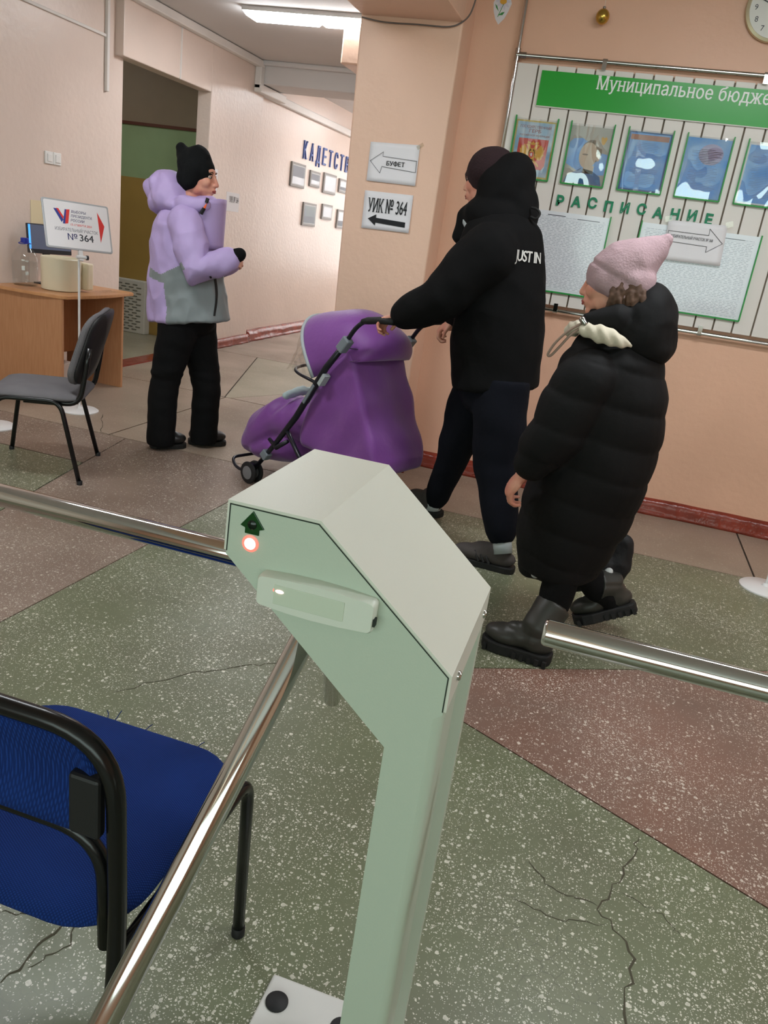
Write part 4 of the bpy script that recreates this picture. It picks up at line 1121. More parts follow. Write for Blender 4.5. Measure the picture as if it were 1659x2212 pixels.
def pocket(cx, label, wav):
    t = thing('poster_pocket', label, 'poster', (cx, 4.70, PZ0), 0, 'green-edged poster pockets on the notice board')
    for s in (-1, 1):
        b = MB(); b.box((s * PW - 0.003, -0.018, 0), (s * PW + 0.003, -0.001, PZ1 - PZ0 + 0.008)); build(b, 'pocket_edge', M_GREENEDGE, t)
    b = MB(); b.box((-PW, -0.018, -0.004), (PW, -0.001, 0.003)); build(b, 'pocket_edge', M_GREENEDGE, t)
    def fn(u, v):
        x = (u - 0.5) * 2 * (PW - 0.003); z = 0.003 + v * (PZ1 - PZ0 - 0.006)
        k = math.sin(PI * u) ** 0.5
        y = -0.0095 - k * (0.005 + wav * 0.0045 * noise.noise(Vector((u * 2.1 + cx * 9, v * 2.4, wav))) + 0.003 * noise.noise(Vector((u * 5 + cx * 7, v * 1.3, 3.0))))
        return (x, y, z)
    b = MB(); b.grid(fn, 18, 22); build(b, 'pocket_film', M_GLOSSFILM, t, smooth=True)
    return t
def flat(t, nm, m, pts, k, parent=None):
    b = MB(); b.prism([(x, -0.0045 - k * 0.0004, z) for x, z in pts], (0, 0.0003, 0)); return build(b, nm, m, parent or t)
HP = PZ1 - PZ0
def rect(x0, x1, z0, z1): return [(x0, z0), (x1, z0), (x1, z1), (x0, z1)]
def disc(cx, cz, rx, rz, a0=0, a1=2 * PI, n=24): return [(cx + rx * math.cos(a0 + (a1 - a0) * i / n), cz + rz * math.sin(a0 + (a1 - a0) * i / n)) for i in range(n + (0 if abs(a1 - a0 - 2 * PI) < 0.01 else 1))]
# 1: coat of arms
t = pocket(-0.637, 'poster pocket with a golden double-headed eagle on a red shield', 0.2)
ps = flat(t, 'poster', M_GOLDEDGE, rect(-0.108, 0.108, 0.006, HP - 0.01), 0)
flat(t, 'poster_ground', M_SKY, rect(-0.100, 0.100, 0.014, HP - 0.018), 1, ps)
flat(t, 'shield', M_SHIELD, [(-0.080, 0.200), (0.080, 0.200), (0.080, 0.070), (0.066, 0.050), (0.016, 0.050), (0, 0.036), (-0.016, 0.050), (-0.066, 0.050), (-0.080, 0.070)], 2, ps)
eg = [('eagle_body', disc(0, 0.118, 0.020, 0.036)), ('eagle_tail', [(-0.010, 0.10), (0.010, 0.10), (0.030, 0.062), (0.016, 0.056), (0.0, 0.052), (-0.016, 0.056), (-0.030, 0.062)]), ('eagle_crown', [(-0.012, 0.170), (0.012, 0.170), (0.015, 0.184), (0.006, 0.180), (0, 0.190), (-0.006, 0.180), (-0.015, 0.184)])]
for s in (-1, 1):
    eg += [('eagle_wing', [(s * x, z) for x, z in ((0.012, 0.138), (0.028, 0.150), (0.046, 0.174), (0.052, 0.160), (0.060, 0.166), (0.061, 0.148), (0.068, 0.150), (0.063, 0.130), (0.068, 0.126), (0.058, 0.112), (0.060, 0.104), (0.046, 0.096), (0.034, 0.100), (0.018, 0.112))]),
           ('eagle_neck', [(s * x, z) for x, z in ((0.004, 0.140), (0.012, 0.168), (0.026, 0.176), (0.040, 0.168), (0.030, 0.166), (0.024, 0.154), (0.016, 0.140))]),
           ('eagle_crown', [(s * x, z) for x, z in ((0.014, 0.174), (0.030, 0.178), (0.030, 0.188), (0.022, 0.184), (0.014, 0.186))]),
           ('eagle_claw', [(s * x, z) for x, z in ((0.012, 0.096), (0.018, 0.098), (0.042, 0.078), (0.050, 0.066), (0.044, 0.064), (0.036, 0.072), (0.014, 0.088))])]
for nm, P in eg: flat(t, nm, M_GOLD, P, 3, ps)
flat(t, 'chest_shield', M_SHIELD, [(-0.012, 0.134), (0.012, 0.134), (0.012, 0.112), (0, 0.104), (-0.012, 0.112)], 4, ps)
flat(t, 'chest_rider', M_PAPER, [(-0.007, 0.112), (-0.002, 0.118), (-0.008, 0.124), (0.000, 0.131), (0.006, 0.126), (0.003, 0.118), (0.008, 0.112), (0.001, 0.115)], 5, ps)
M_INKWINE = mat('wine_print', C(150, 62, 72), 0.6)
for tx, z, s, w in (('ГОСУДАРСТВЕННЫЙ', 0.252, 0.017, 0.165), ('ГЕРБ', 0.230, 0.022, 0.064), ('РОССИЙСКОЙ ФЕДЕРАЦИИ', 0.212, 0.011, 0.160)):
    words(tx, 'lettering', M_INKWINE, ps, (0, -0.0060, z), XR_, ZU_, s, w, bold=0.01, world=False)
# 2: portrait
t = pocket(-0.340, 'poster pocket with a pale portrait on blue, second from the left', 1.0)
ps = flat(t, 'poster', M_PORTRAIT, rect(-0.108, 0.108, 0.006, HP - 0.012), 0)
flat(t, 'blue_ground', M_POSTERBLUE, [(-0.104, 0.10), (-0.104, 0.205), (-0.085, 0.225), (-0.04, 0.23), (0.02, 0.20), (0.075, 0.165), (0.104, 0.16), (0.104, 0.06), (0.0, 0.05)], 1, ps)
flat(t, 'jacket', M_NAVYSUIT, [(-0.100, 0.008), (0.100, 0.008), (0.085, 0.05), (0.04, 0.075), (-0.02, 0.085), (-0.06, 0.06), (-0.09, 0.04)], 2, ps)
flat(t, 'neck', M_FACE, rect(-0.01, 0.045, 0.06, 0.10), 2, ps)
flat(t, 'hair', M_HAIRP, disc(0.018, 0.168, 0.054, 0.058), 2, ps)
flat(t, 'face', M_FACE, disc(0.004, 0.148, 0.047, 0.064), 3, ps)
flat(t, 'ear', M_FACE, disc(0.058, 0.142, 0.010, 0.018), 3, ps)
flat(t, 'brow', M_HAIRP, disc(-0.012, 0.152, 0.015, 0.004), 4, ps)
flat(t, 'emblem_disc', M_PORTRAIT, disc(0.07, 0.226, 0.040, 0.040), 3, ps)
flat(t, 'emblem', M_GOLD, [(0.055, 0.238), (0.062, 0.246), (0.070, 0.238), (0.080, 0.246), (0.088, 0.236), (0.082, 0.222), (0.078, 0.210), (0.070, 0.204), (0.062, 0.212), (0.058, 0.224)], 4, ps)
# 3..6: printed documents
def document(cx, label, m, wav, border):
    t = pocket(cx, label, wav)
    ps = flat(t, 'poster', border, rect(-0.108, 0.108, 0.006, HP - 0.010), 0)
    flat(t, 'poster_ground', m, rect(-0.100, 0.100, 0.013, HP - 0.017), 1, ps)
    rnd = random.Random(int(cx * 100))
    for i in range(26):
        z = 0.235 - i * 0.0078; w = rnd.uniform(0.045, 0.078) if i % 5 else rnd.uniform(0.03, 0.05)
        flat(t, 'text_line', M_DOCLINE, rect(-w, w, z, z + 0.0022), 2, ps)
    return t, ps
t, ps = document(-0.040, 'poster pocket with a blue document under a sunset strip, third from the left', M_POSTERBLUE, 1.3, M_NAVYSUIT)
flat(t, 'sunset_strip', mat('poster_sunset', C(206, 160, 142), 0.6, var=0.3, vscale=12), rect(-0.097, 0.097, 0.25, 0.275), 2, ps)
t, ps = document(0.255, 'poster pocket with a blue document and a pale round crest, fourth from the left', M_POSTERBLUE, 1.5, M_POSTERBLUE)
flat(t, 'round_crest', mat('poster_crest', C(176, 172, 206), 0.6), disc(0.02, 0.215, 0.06, 0.05), 2, ps)
t, ps = document(0.552, 'poster pocket with a blue and white document at the right edge', M_POSTERBLUE, 1.7, M_PAPER)
# timetables in low pockets
def timetable(x0, x1, z0, z1, label, seed, shade):
    t = thing('timetable', label, 'timetable', ((x0 + x1) / 2, 4.70, z0), 0, 'timetables on the notice board')
    w = (x1 - x0) / 2; h = z1 - z0
    for s in (-1, 1):
        b = MB(); b.box((s * w - 0.003, -0.016, 0), (s * w + 0.003, -0.001, h + 0.008)); build(b, 'pocket_edge', M_GREENEDGE, t)
    b = MB(); b.box((-w, -0.016, -0.004), (w, -0.001, 0.003)); build(b, 'pocket_edge', M_GREENEDGE, t)
    b = MB(); b.prism([(x, -0.006, z) for x, z in rect(-w + 0.004, w - 0.004, 0.004, h)], (0, 0.001, 0)); ps = build(b, 'sheet', M_PAPER, t)
    rnd = random.Random(seed); nr = int(h / 0.0085); b = MB()
    for r in range(2, nr):
        z = h - 0.012 - r * 0.0082
        if z < 0.012: break
        if r % 9 == 3:
            b.add([(x, -0.0063, z) for x in (-w + 0.02, w - 0.02)] + [(x, -0.0063, z + 0.0014) for x in (w - 0.02, -w + 0.02)], [(0, 1, 2, 3)]); continue
        x = -w + 0.03
        while x < w - 0.03:
            q = min(rnd.uniform(0.010, 0.022), w - 0.028 - x)
            b.add([(x, -0.0063, z), (x + q, -0.0063, z), (x + q, -0.0063, z + 0.0030), (x, -0.0063, z + 0.0030)], [(0, 1, 2, 3)]); x += q + rnd.choice((0.004, 0.006, 0.014))
    o = build(b, 'printed_table', mat('pale_print', C(186, 189, 197), 0.8), ps); o['kind'] = 'stuff'
    b = MB(); b.box((-w * 0.55, -0.0064, h - 0.022), (-w * 0.1, -0.0062, h - 0.018)); build(b, 'heading', M_INKLINE, ps)
    b = MB(); b.box((w * 0.2, -0.0064, h - 0.028), (w * 0.75, -0.0062, h - 0.0245)); build(b, 'heading', M_INKLINE, ps)
    b = MB(); b.grid(lambda u, v: ((u - 0.5) * 2 * (w - 0.004), -0.010 - 0.003 * noise.noise(Vector((u * 3, v * 2, seed))), 0.004 + v * (h - 0.004)), 14, 14); build(b, 'pocket_film', M_FILM2, t, smooth=True)
M_FILM2 = film('matte_pocket_film', 0.05, (0.96, 0.99, 1.0, 1), 0.12)
timetable(-0.585, -0.150, 1.165, 1.585, 'large timetable sheet behind the two walkers, left of two', 5, 0)
timetable(0.014, 0.620, 1.160, 1.588, 'large timetable sheet partly under the arrow notice, right of two', 6, 0)
# arrow sheet taped over the timetable
Q4 = [(0.146, 4.680, 1.614), (0.441, 4.680, 1.621), (0.454, 4.680, 1.421), (0.154, 4.680, 1.415)]
p3 = sheet_grid(None, None, Q4, 'notice_sheet', M_PAPER, 'white sheet with an outlined right arrow taped over the right timetable', 'notice', 0.004)
def P3(u, v):
    a, b_, c, d = [Vector(p) for p in Q4]
    q = d.lerp(c, u).lerp(a.lerp(b_, u), v); return Vector((q.x, 4.6745, q.z))
build(outline([(P3(u, v).x, P3(u, v).z) for u, v in ((0.03, 0.74), (0.72, 0.72), (0.72, 0.88), (0.97, 0.55), (0.72, 0.30), (0.72, 0.44), (0.03, 0.48))], 0.0022, 4.6745), 'arrow_outline', M_INKLINE, p3, world=True)
words('ИЗБИРАТЕЛЬНЫЙ УЧАСТОК № 368', 'lettering', M_INKLINE, p3, P3(0.44, 0.575), XR_, ZU_, 0.020, 0.215, bold=0.012)
for q in ((0.144, 4.675, 1.620), (0.448, 4.675, 1.628)):
    b = MB(); b.obox(q, Vector((0.017, 0, 0.006)), Vector((-0.004, 0, 0.013)), Vector((0, 0.0003, 0))); build(b, 'sticky_tape', M_TAPE, p3, world=True)

# ------------------------------------------------------------------ clock, bauble, daisy sticker
M_GOLDRIM = mat('pale_gold_rim', C(206, 196, 164), 0.3, 0.5)
M_DIAL = mat('clock_dial', C(224, 226, 220), 0.4)
cc = Vector((0.415, 4.72, 2.615)); CR = 0.145
ck = thing('wall_clock', 'round white wall clock with pale gold rim at the top right corner', 'clock', (cc.x, 4.735, cc.z))
b = MB(); b.lathe([(CR - 0.018, 0.02), (CR - 0.012, 0.034), (CR, 0.030), (CR + 0.004, 0.015), (CR, 0.0)], (cc.x, 4.738, cc.z), 48, (0, -1, 0)); build(b, 'rim', M_GOLDRIM, ck, world=True, smooth='auto')
b = MB(); b.lathe([(CR - 0.014, 0.0), (CR - 0.014, 0.022), (0.0001, 0.0222)], (cc.x, 4.736, cc.z), 48, (0, -1, 0)); dial = build(b, 'dial', M_DIAL, ck, world=True, smooth='auto')
for n_ in range(1, 13):
    a = PI / 2 - n_ * PI / 6
    words(str(n_), 'numeral', M_INKDARK, dial, (cc.x + 0.100 * math.cos(a), 4.7132, cc.z + 0.100 * math.sin(a) - 0.012), XR_, ZU_, 0.034)
for ang, ln in ((2.75, 0.085), (1.9, 0.058)):
    b = MB(); d = Vector((math.cos(ang), 0, math.sin(ang))); b.bar(Vector((cc.x, 4.711, cc.z)) - d * 0.015, Vector((cc.x, 4.711, cc.z)) + d * ln, 0.004, 0.001, (0, 1, 0)); build(b, 'hand', M_INKDARK, dial, world=True)
M_BAUBLE = mat('gold_glass', C(196, 164, 78), 0.22, 0.85)
bl = thing('bauble', 'gold Christmas bauble hanging on the wall above the green banner', 'bauble', (-0.396, 4.700, 2.496))
bp = Vector((-0.402, 4.690, 2.522))
b = MB(); b.ell(bp, (0.034, 0.034, 0.036)); build(b, 'glass_ball', M_BAUBLE, bl, world=True, smooth=True)
b = MB(); b.lathe([(0.008, 0.0), (0.008, 0.010), (0.004, 0.012)], bp + Vector((0, 0, 0.034)), 12); build(b, 'ball_cap', M_STEEL, bl, world=True, smooth='auto')
b = MB(); b.tube([bp + Vector((0, 0, 0.045)), bp + Vector((0.002, 0.0, ZC - bp.z))], 0.0008, 5); build(b, 'string', M_WHITEPLASTIC, bl, world=True)
M_STICK = mat('sticker_white', C(228, 226, 230), 0.4)
M_YEL = mat('daisy_yellow', C(222, 168, 60), 0.5)
M_LEAFP = mat('daisy_leaf_green', C(60, 140, 70), 0.5)
M_PETAL = mat('daisy_petal', C(214, 212, 224), 0.5)
sx0 = Vector((-0.934, 4.739, 2.543))
def stk(pts, k): return [(sx0.x + u * 0.05, 4.7385 - k * 0.0005, sx0.z + w * 0.05) for u, w in pts]
ds = thing('daisy_sticker', 'daisy flower sticker on the wall beside the chrome tube at the top', 'sticker', (sx0.x, 4.739, sx0.z - 0.08))
b = MB(); b.prism(stk([(-0.95, 0.4), (-0.6, 1.1), (0.0, 1.4), (0.7, 1.1), (1.0, 0.4), (0.75, -0.35), (0.45, -1.0), (-0.1, -1.6), (-0.5, -1.1), (-0.8, -0.4)], 0), (0, 0.0006, 0)); build(b, 'sticker_sheet', M_STICK, ds, world=True)
for i in range(10):
    a = 2 * PI * i / 10; b = MB(); b.prism(stk([(0.08 + (0.45 + 0.35 * math.cos(q)) * math.cos(a) - 0.13 * math.sin(q) * math.sin(a), 0.55 + (0.45 + 0.35 * math.cos(q)) * math.sin(a) + 0.13 * math.sin(q) * math.cos(a)) for q in [2 * PI * j / 12 for j in range(12)]], 1), (0, 0.0003, 0)); build(b, 'petal', M_PETAL, ds, world=True)
b = MB(); b.prism(stk(disc(0.08, 0.55, 0.36, 0.26), 2), (0, 0.0003, 0)); build(b, 'flower_heart', M_YEL, ds, world=True)
b = MB(); b.prism(stk([(0.12, 0.3), (0.18, 0.3), (-0.25, -0.9), (-0.32, -0.88)], 1.5), (0, 0.0003, 0)); build(b, 'stem', M_LEAFP, ds, world=True)
for P in ([(-0.25, -0.4), (-0.6, -0.05), (-0.75, 0.3), (-0.5, 0.1)], [(-0.3, -0.75), (0.1, -0.45), (0.4, -0.4), (0.2, -0.7)]):
    b = MB(); b.prism(stk(P, 2), (0, 0.0003, 0)); build(b, 'leaf', M_LEAFP, ds, world=True)

# ------------------------------------------------------------------ corridor wall: lettering, framed photographs, sheet
XW = -3.925
M_BLUELET = mat('blue_cut_letter', C(58, 84, 150), 0.45)
kd = thing('wall_lettering', 'dark blue serif letters spelling a heading on the corridor wall', 'lettering', (XW, 10.4, 2.05))
y0_ = (-3.920, 9.337, 2.109)[1]; y1_ = (-3.920, 10.871, 2.069)[1]
for i, ch in enumerate('КАДЕТСТВО'):
    me = text_mesh(ch, 0.0, 1.0, 1.0, 0.03); me = add_serifs(me, ch, 0.05) if ch not in 'СО' else me
    put(me, (XW + 0.008, y0_ + 0.10 + (y1_ - y0_) * i / 7.2, 2.03), (0, 1, 0), ZU_, 0.27, 0.115)
    build(me, 'letter', M_BLUELET, kd, world=True)
M_FRAMEGREY = mat('brushed_grey_frame', C(132, 128, 124), 0.5, 0.2)
M_PHOTODARK = mat('photo_dusk', C(72, 68, 80), 0.6, spec=0.15, var=0.6, vscale=5.0, col2=C(46, 44, 56))
M_PHOTOLIGHT = mat('photo_snow_glare', C(168, 166, 172), 0.25, var=0.3, vscale=5.0)  # snow tone; also paints white glare into the glaring framed pictures
M_PHOTOGREEN = mat('photo_green_grey', C(96, 106, 102), 0.6, spec=0.15, var=0.5, vscale=6.0, col2=C(70, 72, 92))
M_GLAZE = film('photo_glass', 0.05, (1, 1, 1, 1), 0.03)
def photo(c0, c1, label, ms):
    a, c = Vector(c0), Vector(c1); y0, y1 = min(a.y, c.y), max(a.y, c.y); z0, z1 = min(a.z, c.z), max(a.z, c.z)
    t = thing('framed_photograph', label, 'photograph', (XW, (y0 + y1) / 2, z0), 0, 'framed photographs on the corridor wall')
    b = MB(); b.box((XW, y0, z0), (XW + 0.022, y1, z1)); build(b, 'frame', M_FRAMEGREY, t, world=True, bevel=0.004)
    h = z1 - z0; e = 0.035
    b = MB(); b.box((XW + 0.022, y0 + e, z0 + h * 0.42), (XW + 0.0235, y1 - e, z1 - e)); pc = build(b, 'picture', ms[0], t, world=True)
    b = MB(); b.box((XW + 0.022, y0 + e, z0 + e), (XW + 0.0235, y1 - e, z0 + h * 0.42)); build(b, 'picture_foreground', ms[1], pc, world=True)
    b = MB(); b.box((XW + 0.0245, y0 + e * 0.7, z0 + e * 0.7), (XW + 0.0255, y1 - e * 0.7, z1 - e * 0.7)); build(b, 'glass', M_GLAZE, t, world=True)
photo((-3.910, 9.059, 1.964), (-3.910, 9.475, 1.703), 'large framed dusk photograph below the first blue letters', (M_PHOTODARK, M_PHOTOLIGHT))
photo((-3.910, 9.638, 1.931), (-3.910, 9.970, 1.750), 'small framed photograph with a reddish middle in the upper row', (M_PHOTODARK, M_PHOTOLIGHT))
photo((-3.910, 10.105, 1.952), (-3.910, 10.559, 1.713), 'large framed photograph glaring white in the upper row', (M_PHOTOLIGHT, M_PHOTOLIGHT))
photo((-3.910, 10.684, 1.936), (-3.910, 11.085, 1.765), 'framed photograph half hidden by the pillar in the upper row', (M_PHOTOLIGHT, M_PHOTODARK))
photo((-3.910, 9.513, 1.559), (-3.910, 9.940, 1.291), 'framed green-grey photograph, leftmost of the lower row', (M_PHOTOGREEN, M_PHOTODARK))
photo((-3.910, 10.151, 1.582), (-3.910, 10.517, 1.397), 'small framed photograph glaring white in the lower row', (M_PHOTOLIGHT, M_PHOTOLIGHT))
photo((-3.910, 10.740, 1.551), (-3.910, 11.209, 1.308), 'framed photograph half hidden by the pillar in the lower row', (M_PHOTOLIGHT, M_PHOTODARK))
XS = -3.878
a, c = Vector((-3.878, 7.469, 1.514)), Vector((-3.878, 7.744, 1.339))
b = MB(); b.box((-3.88, a.y, c.z), (XS, c.y, a.z)); ws = single(b, 'notice_sheet', M_PAPER, 'white sheet with black print on the corridor wall right of the woman', 'notice', (XS, (a.y + c.y) / 2, c.z))
words('УИК № 364', 'lettering', M_INK, ws, (XS + 0.001, (a.y + c.y) / 2 + 0.02, c.z + 0.085), (0, 1, 0), ZU_, 0.075, 0.20, bold=0.01, serif=0.04)
a, c = Vector((-3.878, 7.097, 1.692)), Vector((-3.878, 7.265, 1.493))
b = MB(); b.box((-3.88, a.y, c.z), (XS, c.y, a.z)); single(b, 'notice_sheet', M_PAPER, 'white sheet on the wall just behind the face of the woman in lavender', 'notice', (XS, (a.y + c.y) / 2, c.z))

# ------------------------------------------------------------------ stroller (local x forward, y towards the camera side, z up)
M_PURPLE = mat('purple_nylon', C(128, 66, 152), 0.5, var=0.10, vscale=7.0, bump=0.12, bscale=40.0, sheen=0.3)
M_FRAMEBLK = mat('black_stroller_tube', C(24, 24, 34), 0.3)
M_GREYPL = mat('grey_joint_plastic', C(122, 130, 138), 0.45)
M_TRIM = mat('grey_piping', C(168, 176, 178), 0.6)
M_TYRE = mat('wheel_rubber', C(28, 28, 30), 0.6)
M_HUB = mat('wheel_hub_grey', C(120, 120, 124), 0.4)
M_RAIN = film('clear_vinyl', 0.12, (0.96, 0.96, 0.95, 1), 0.06)
M_FLORAL = mat('pale_blanket', C(186, 204, 206), 0.8)
sr_ = thing('stroller', 'purple umbrella-fold baby stroller pushed by the person in black', 'stroller', (-1.155, 3.728, 0.0), 2.7053)
def sbuild(me, nm, m, smooth=True): return build(me, nm, m, sr_, smooth=smooth)
# big rear drape of fabric
b = MB()
prof = [(0.085, 0.69), (0.00, 0.775), (-0.085, 0.835), (-0.115, 0.80), (-0.20, 0.63), (-0.285, 0.46), (-0.355, 0.33), (-0.35, 0.268), (-0.20, 0.245), (0.0, 0.245), (0.18, 0.285), (0.20, 0.34), (0.15, 0.52)]
for y0, y1, k in ((-0.175, 0.175, 1.0), (-0.195, 0.195, 0.94)):
    cx_, cz_ = -0.09, 0.50
    b.prism([(cx_ + (x - cx_) * k, y0, cz_ + (z - cz_) * k) for x, z in prof], (0, y1 - y0, 0))
me = fuse(b, 0.011, 10)
def dr(co, n):
    t = co.x + 0.55 * (co.z - 0.25)
    return 0.005 * math.cos(t * 30) * (0.3 + min(1.0, abs(co.y) * 5)) * max(0.0, min(1.0, (0.86 - co.z) * 3)) + 0.006 * noise.noise(co * 9)
displace(me, dr); drape = sbuild(me, 'rear_drape', M_PURPLE)
# footmuff
b = MB()
b.limb([(0.30, 0, 0.37), (0.46, 0, 0.335), (0.60, 0, 0.24), (0.665, 0, 0.165)], [(0.165, 0.12), (0.175, 0.135), (0.175, 0.125), (0.16, 0.085)], 20, (0, 0, 1))
b.limb([(0.36, 0, 0.22), (0.58, 0, 0.15)], [(0.165, 0.10), (0.16, 0.075)], 20, (0, 0, 1))
b.limb([(0.18, 0, 0.42), (0.36, 0, 0.37)], [(0.16, 0.09), (0.165, 0.10)], 20, (0, 0, 1))
me = fuse(b, 0.011, 10)
displace(me, lambda co, n: 0.012 * math.sin(co.x * 55 + co.z * 30) * max(0, n.z) * (1 if 0.36 < co.x < 0.56 else 0.3) + 0.008 * noise.noise(co * 8)); muff = sbuild(me, 'footmuff', M_PURPLE)
b = MB(); b.limb([(0.38, -0.12, 0.492), (0.40, 0.0, 0.508), (0.38, 0.12, 0.492)], [0.022, 0.026, 0.022], 10); me = fuse(b, 0.008, 3); displace(me, lambda co, n: 0.006 * noise.noise(co * 40)); build(me, 'blanket_edge', M_FLORAL, sr_, smooth=True)
# hood
HX, HZ = 0.03, 0.72
def hood(u, v, d=0.0):
    ph = math.radians(54 + 136 * v); t = PI * u; HX = 0.125 - 0.235 * v; HZ = 0.675 + 0.125 * v
    R = 0.315 - 0.06 * v - 0.19 * max(0.0, (v - 0.42) / 0.58) ** 2 - d; w = 0.205 - 0.012 * v - d
    k = math.sin(t) ** 0.62
    sag = 0.006 * math.cos(v * PI * 6) * k
    return (HX + (R * k + sag) * math.cos(ph), -w * math.cos(t) * (0.94 + 0.06 * k), HZ - 0.03 * (1 - k) + (R * k + sag) * math.sin(ph) * 0.93)
b = MB(); b.grid(hood, 30, 30); h_ = b.mesh('hood'); hd = build(h_, 'hood', M_PURPLE, sr_, smooth=True); q = hd.modifiers.new('t', 'SOLIDIFY'); q.thickness = 0.010
b = MB(); b.tube([hood(i / 30, 0.0) for i in range(31)], 0.0095, 10); build(b, 'hood_piping', M_TRIM, hd, smooth=True)
def rain(u, v):
    p = Vector(hood(u, 0.0)); q_ = Vector((0.30 + 0.06 * math.sin(PI * u), -0.20 * math.cos(PI * u), 0.645))
    w = p.lerp(q_, v); return w + Vector((0.012 * noise.noise(Vector((u * 9, v * 5, 1))), 0.012 * noise.noise(Vector((u * 8, v * 6, 4))), 0))
b = MB(); b.grid(rain, 26, 10); build(b, 'rain_window', M_RAIN, hd, smooth=True)
# frame
W_ = 0.23
for s in (1, -1):
    y = s * W_
    b = MB(); b.tube([(0.475, y, 0.06), (0.30, y, 0.275), (0.175, y, 0.439), (0.005, y, 0.72), (-0.095, y, 0.845)], [0.011, 0.013, 0.016, 0.016, 0.014], 12); ms = sbuild(b, 'main_tube', M_FRAMEBLK)
    b = MB(); b.tube(fillet([(-0.095, y, 0.845), (-0.15, y, 0.930), (-0.20, y, 0.972), (-0.30, y, 0.992), (-0.36, y, 0.996)], 0.04, 4), 0.0105, 12); sbuild(b, 'handle_tube', M_FRAMEBLK)
    b = MB(); b.tube([(-0.19, y, 0.968), (-0.225, y, 0.978), (-0.30, y, 0.992), (-0.375, y, 0.998)], [0.012, 0.0165, 0.0165, 0.015], 14); sbuild(b, 'handle_grip', M_BLACKRUB)
    b = MB(); b.obox((-0.098, y, 0.848), Vector((0.022, 0, -0.030)), Vector((0, 0.022, 0)), Vector((0.018, 0, 0.013))); build(b, 'grey_joint', M_GREYPL, sr_, bevel=0.006)
    b = MB(); b.obox((0.375, y, 0.185), Vector((0.014, 0, -0.018)), Vector((0, 0.02, 0)), Vector((0.018, 0, 0.014))); build(b, 'grey_joint', M_GREYPL, sr_, bevel=0.005)
    b = MB(); b.obox((0.09, y, 0.575), Vector((0.030, 0, -0.050)), Vector((0, 0.019, 0)), Vector((0.006, 0, 0.004))); build(b, 'grey_sticker', M_GREYPL, sr_)
    b = MB(); b.obox((0.012, y, 0.66), Vector((0.016, 0, -0.026)), Vector((0, 0.0195, 0)), Vector((0.008, 0, 0.006))); build(b, 'clip_band', M_TRIM, sr_)
    b = MB(); b.tube([(0.24, y, 0.36), (0.10, y, 0.22), (-0.02, y, 0.13), (-0.13, y, 0.075)], [0.012, 0.012, 0.011, 0.011], 10); sbuild(b, 'rear_leg', M_FRAMEBLK)
    b = MB(); b.tube([(0.36, y, 0.275), (0.30, y, 0.245), (0.22, y, 0.30)], [0.010, 0.014, 0.010], 10); sbuild(b, 'hinge_strut', M_FRAMEBLK)
    for x in (0.475, -0.14):
        for dy in (-0.024, 0.024):
            b = MB(); b.lathe([(0.020, -0.009), (0.050, -0.009), (0.058, -0.006), (0.060, 0.0), (0.058, 0.006), (0.050, 0.009), (0.020, 0.009)], (x, y + dy, 0.060), 26, (0, 1, 0)); wh = build(b, 'wheel', M_TYRE, sr_, smooth='auto')
            b = MB(); b.lathe([(0.036, -0.0105), (0.036, 0.0105), (0.010, 0.0125), (0.0001, 0.0126)], (x, y + dy, 0.060), 18, (0, 1, 0)); build(b, 'hub', M_HUB, wh, smooth='auto')
        b = MB(); b.tube([(x, y - 0.02, 0.06), (x, y + 0.02, 0.06)], 0.008, 8); b.obox((x, y, 0.085), Vector((0.018, 0, 0)), Vector((0, 0.012, 0)), Vector((0, 0, 0.022))); build(b, 'wheel_fork', M_FRAMEBLK, sr_)
b = MB(); b.tube(fillet([(0.46, W_, 0.055), (0.62, W_ - 0.01, 0.040), (0.70, W_ - 0.04, 0.075), (0.70, -W_ + 0.04, 0.075), (0.62, -W_ + 0.01, 0.040), (0.46, -W_, 0.055)], 0.05, 5), 0.009, 10); sbuild(b, 'foot_bar', M_FRAMEBLK)
b = MB(); b.tube(fillet([(0.06, W_, 0.635), (0.27, W_ - 0.02, 0.655), (0.36, 0.0, 0.66), (0.27, -W_ + 0.02, 0.655), (0.06, -W_, 0.635)], 0.10, 6), 0.008, 10); sbuild(b, 'front_guard_bar', M_FRAMEBLK)
b = MB(); b.tube([(0.10, -W_, 0.22), (0.10, W_, 0.22)], 0.009, 10); sbuild(b, 'cross_tube', M_FRAMEBLK)
b = MB(); b.tube([(-0.14, -W_, 0.07), (-0.14, W_, 0.07)], 0.008, 10); sbuild(b, 'rear_axle', M_FRAMEBLK)
b = MB(); b.tube(catmull([(-0.098, W_ + 0.005, 0.835), (-0.16, 0.10, 0.828), (-0.17, -0.06, 0.826), (-0.098, -W_ - 0.004, 0.832)], 6), [(0.006, 0.002)] * 19, 8); sbuild(b, 'drape_strap', M_FRAMEBLK)

# ------------------------------------------------------------------ people
M_SKIN = mat('skin', C(214, 158, 134), 0.5, var=0.10, vscale=18.0, col2=C(204, 132, 112))
M_LIPS = mat('lips', C(170, 84, 78), 0.45)
M_EYEW = mat('eye_white', C(176, 160, 150), 0.4)
M_IRIS = mat('iris_dark', C(48, 38, 34), 0.25)
M_BROW = mat('brow_hair', C(104, 78, 62), 0.8)

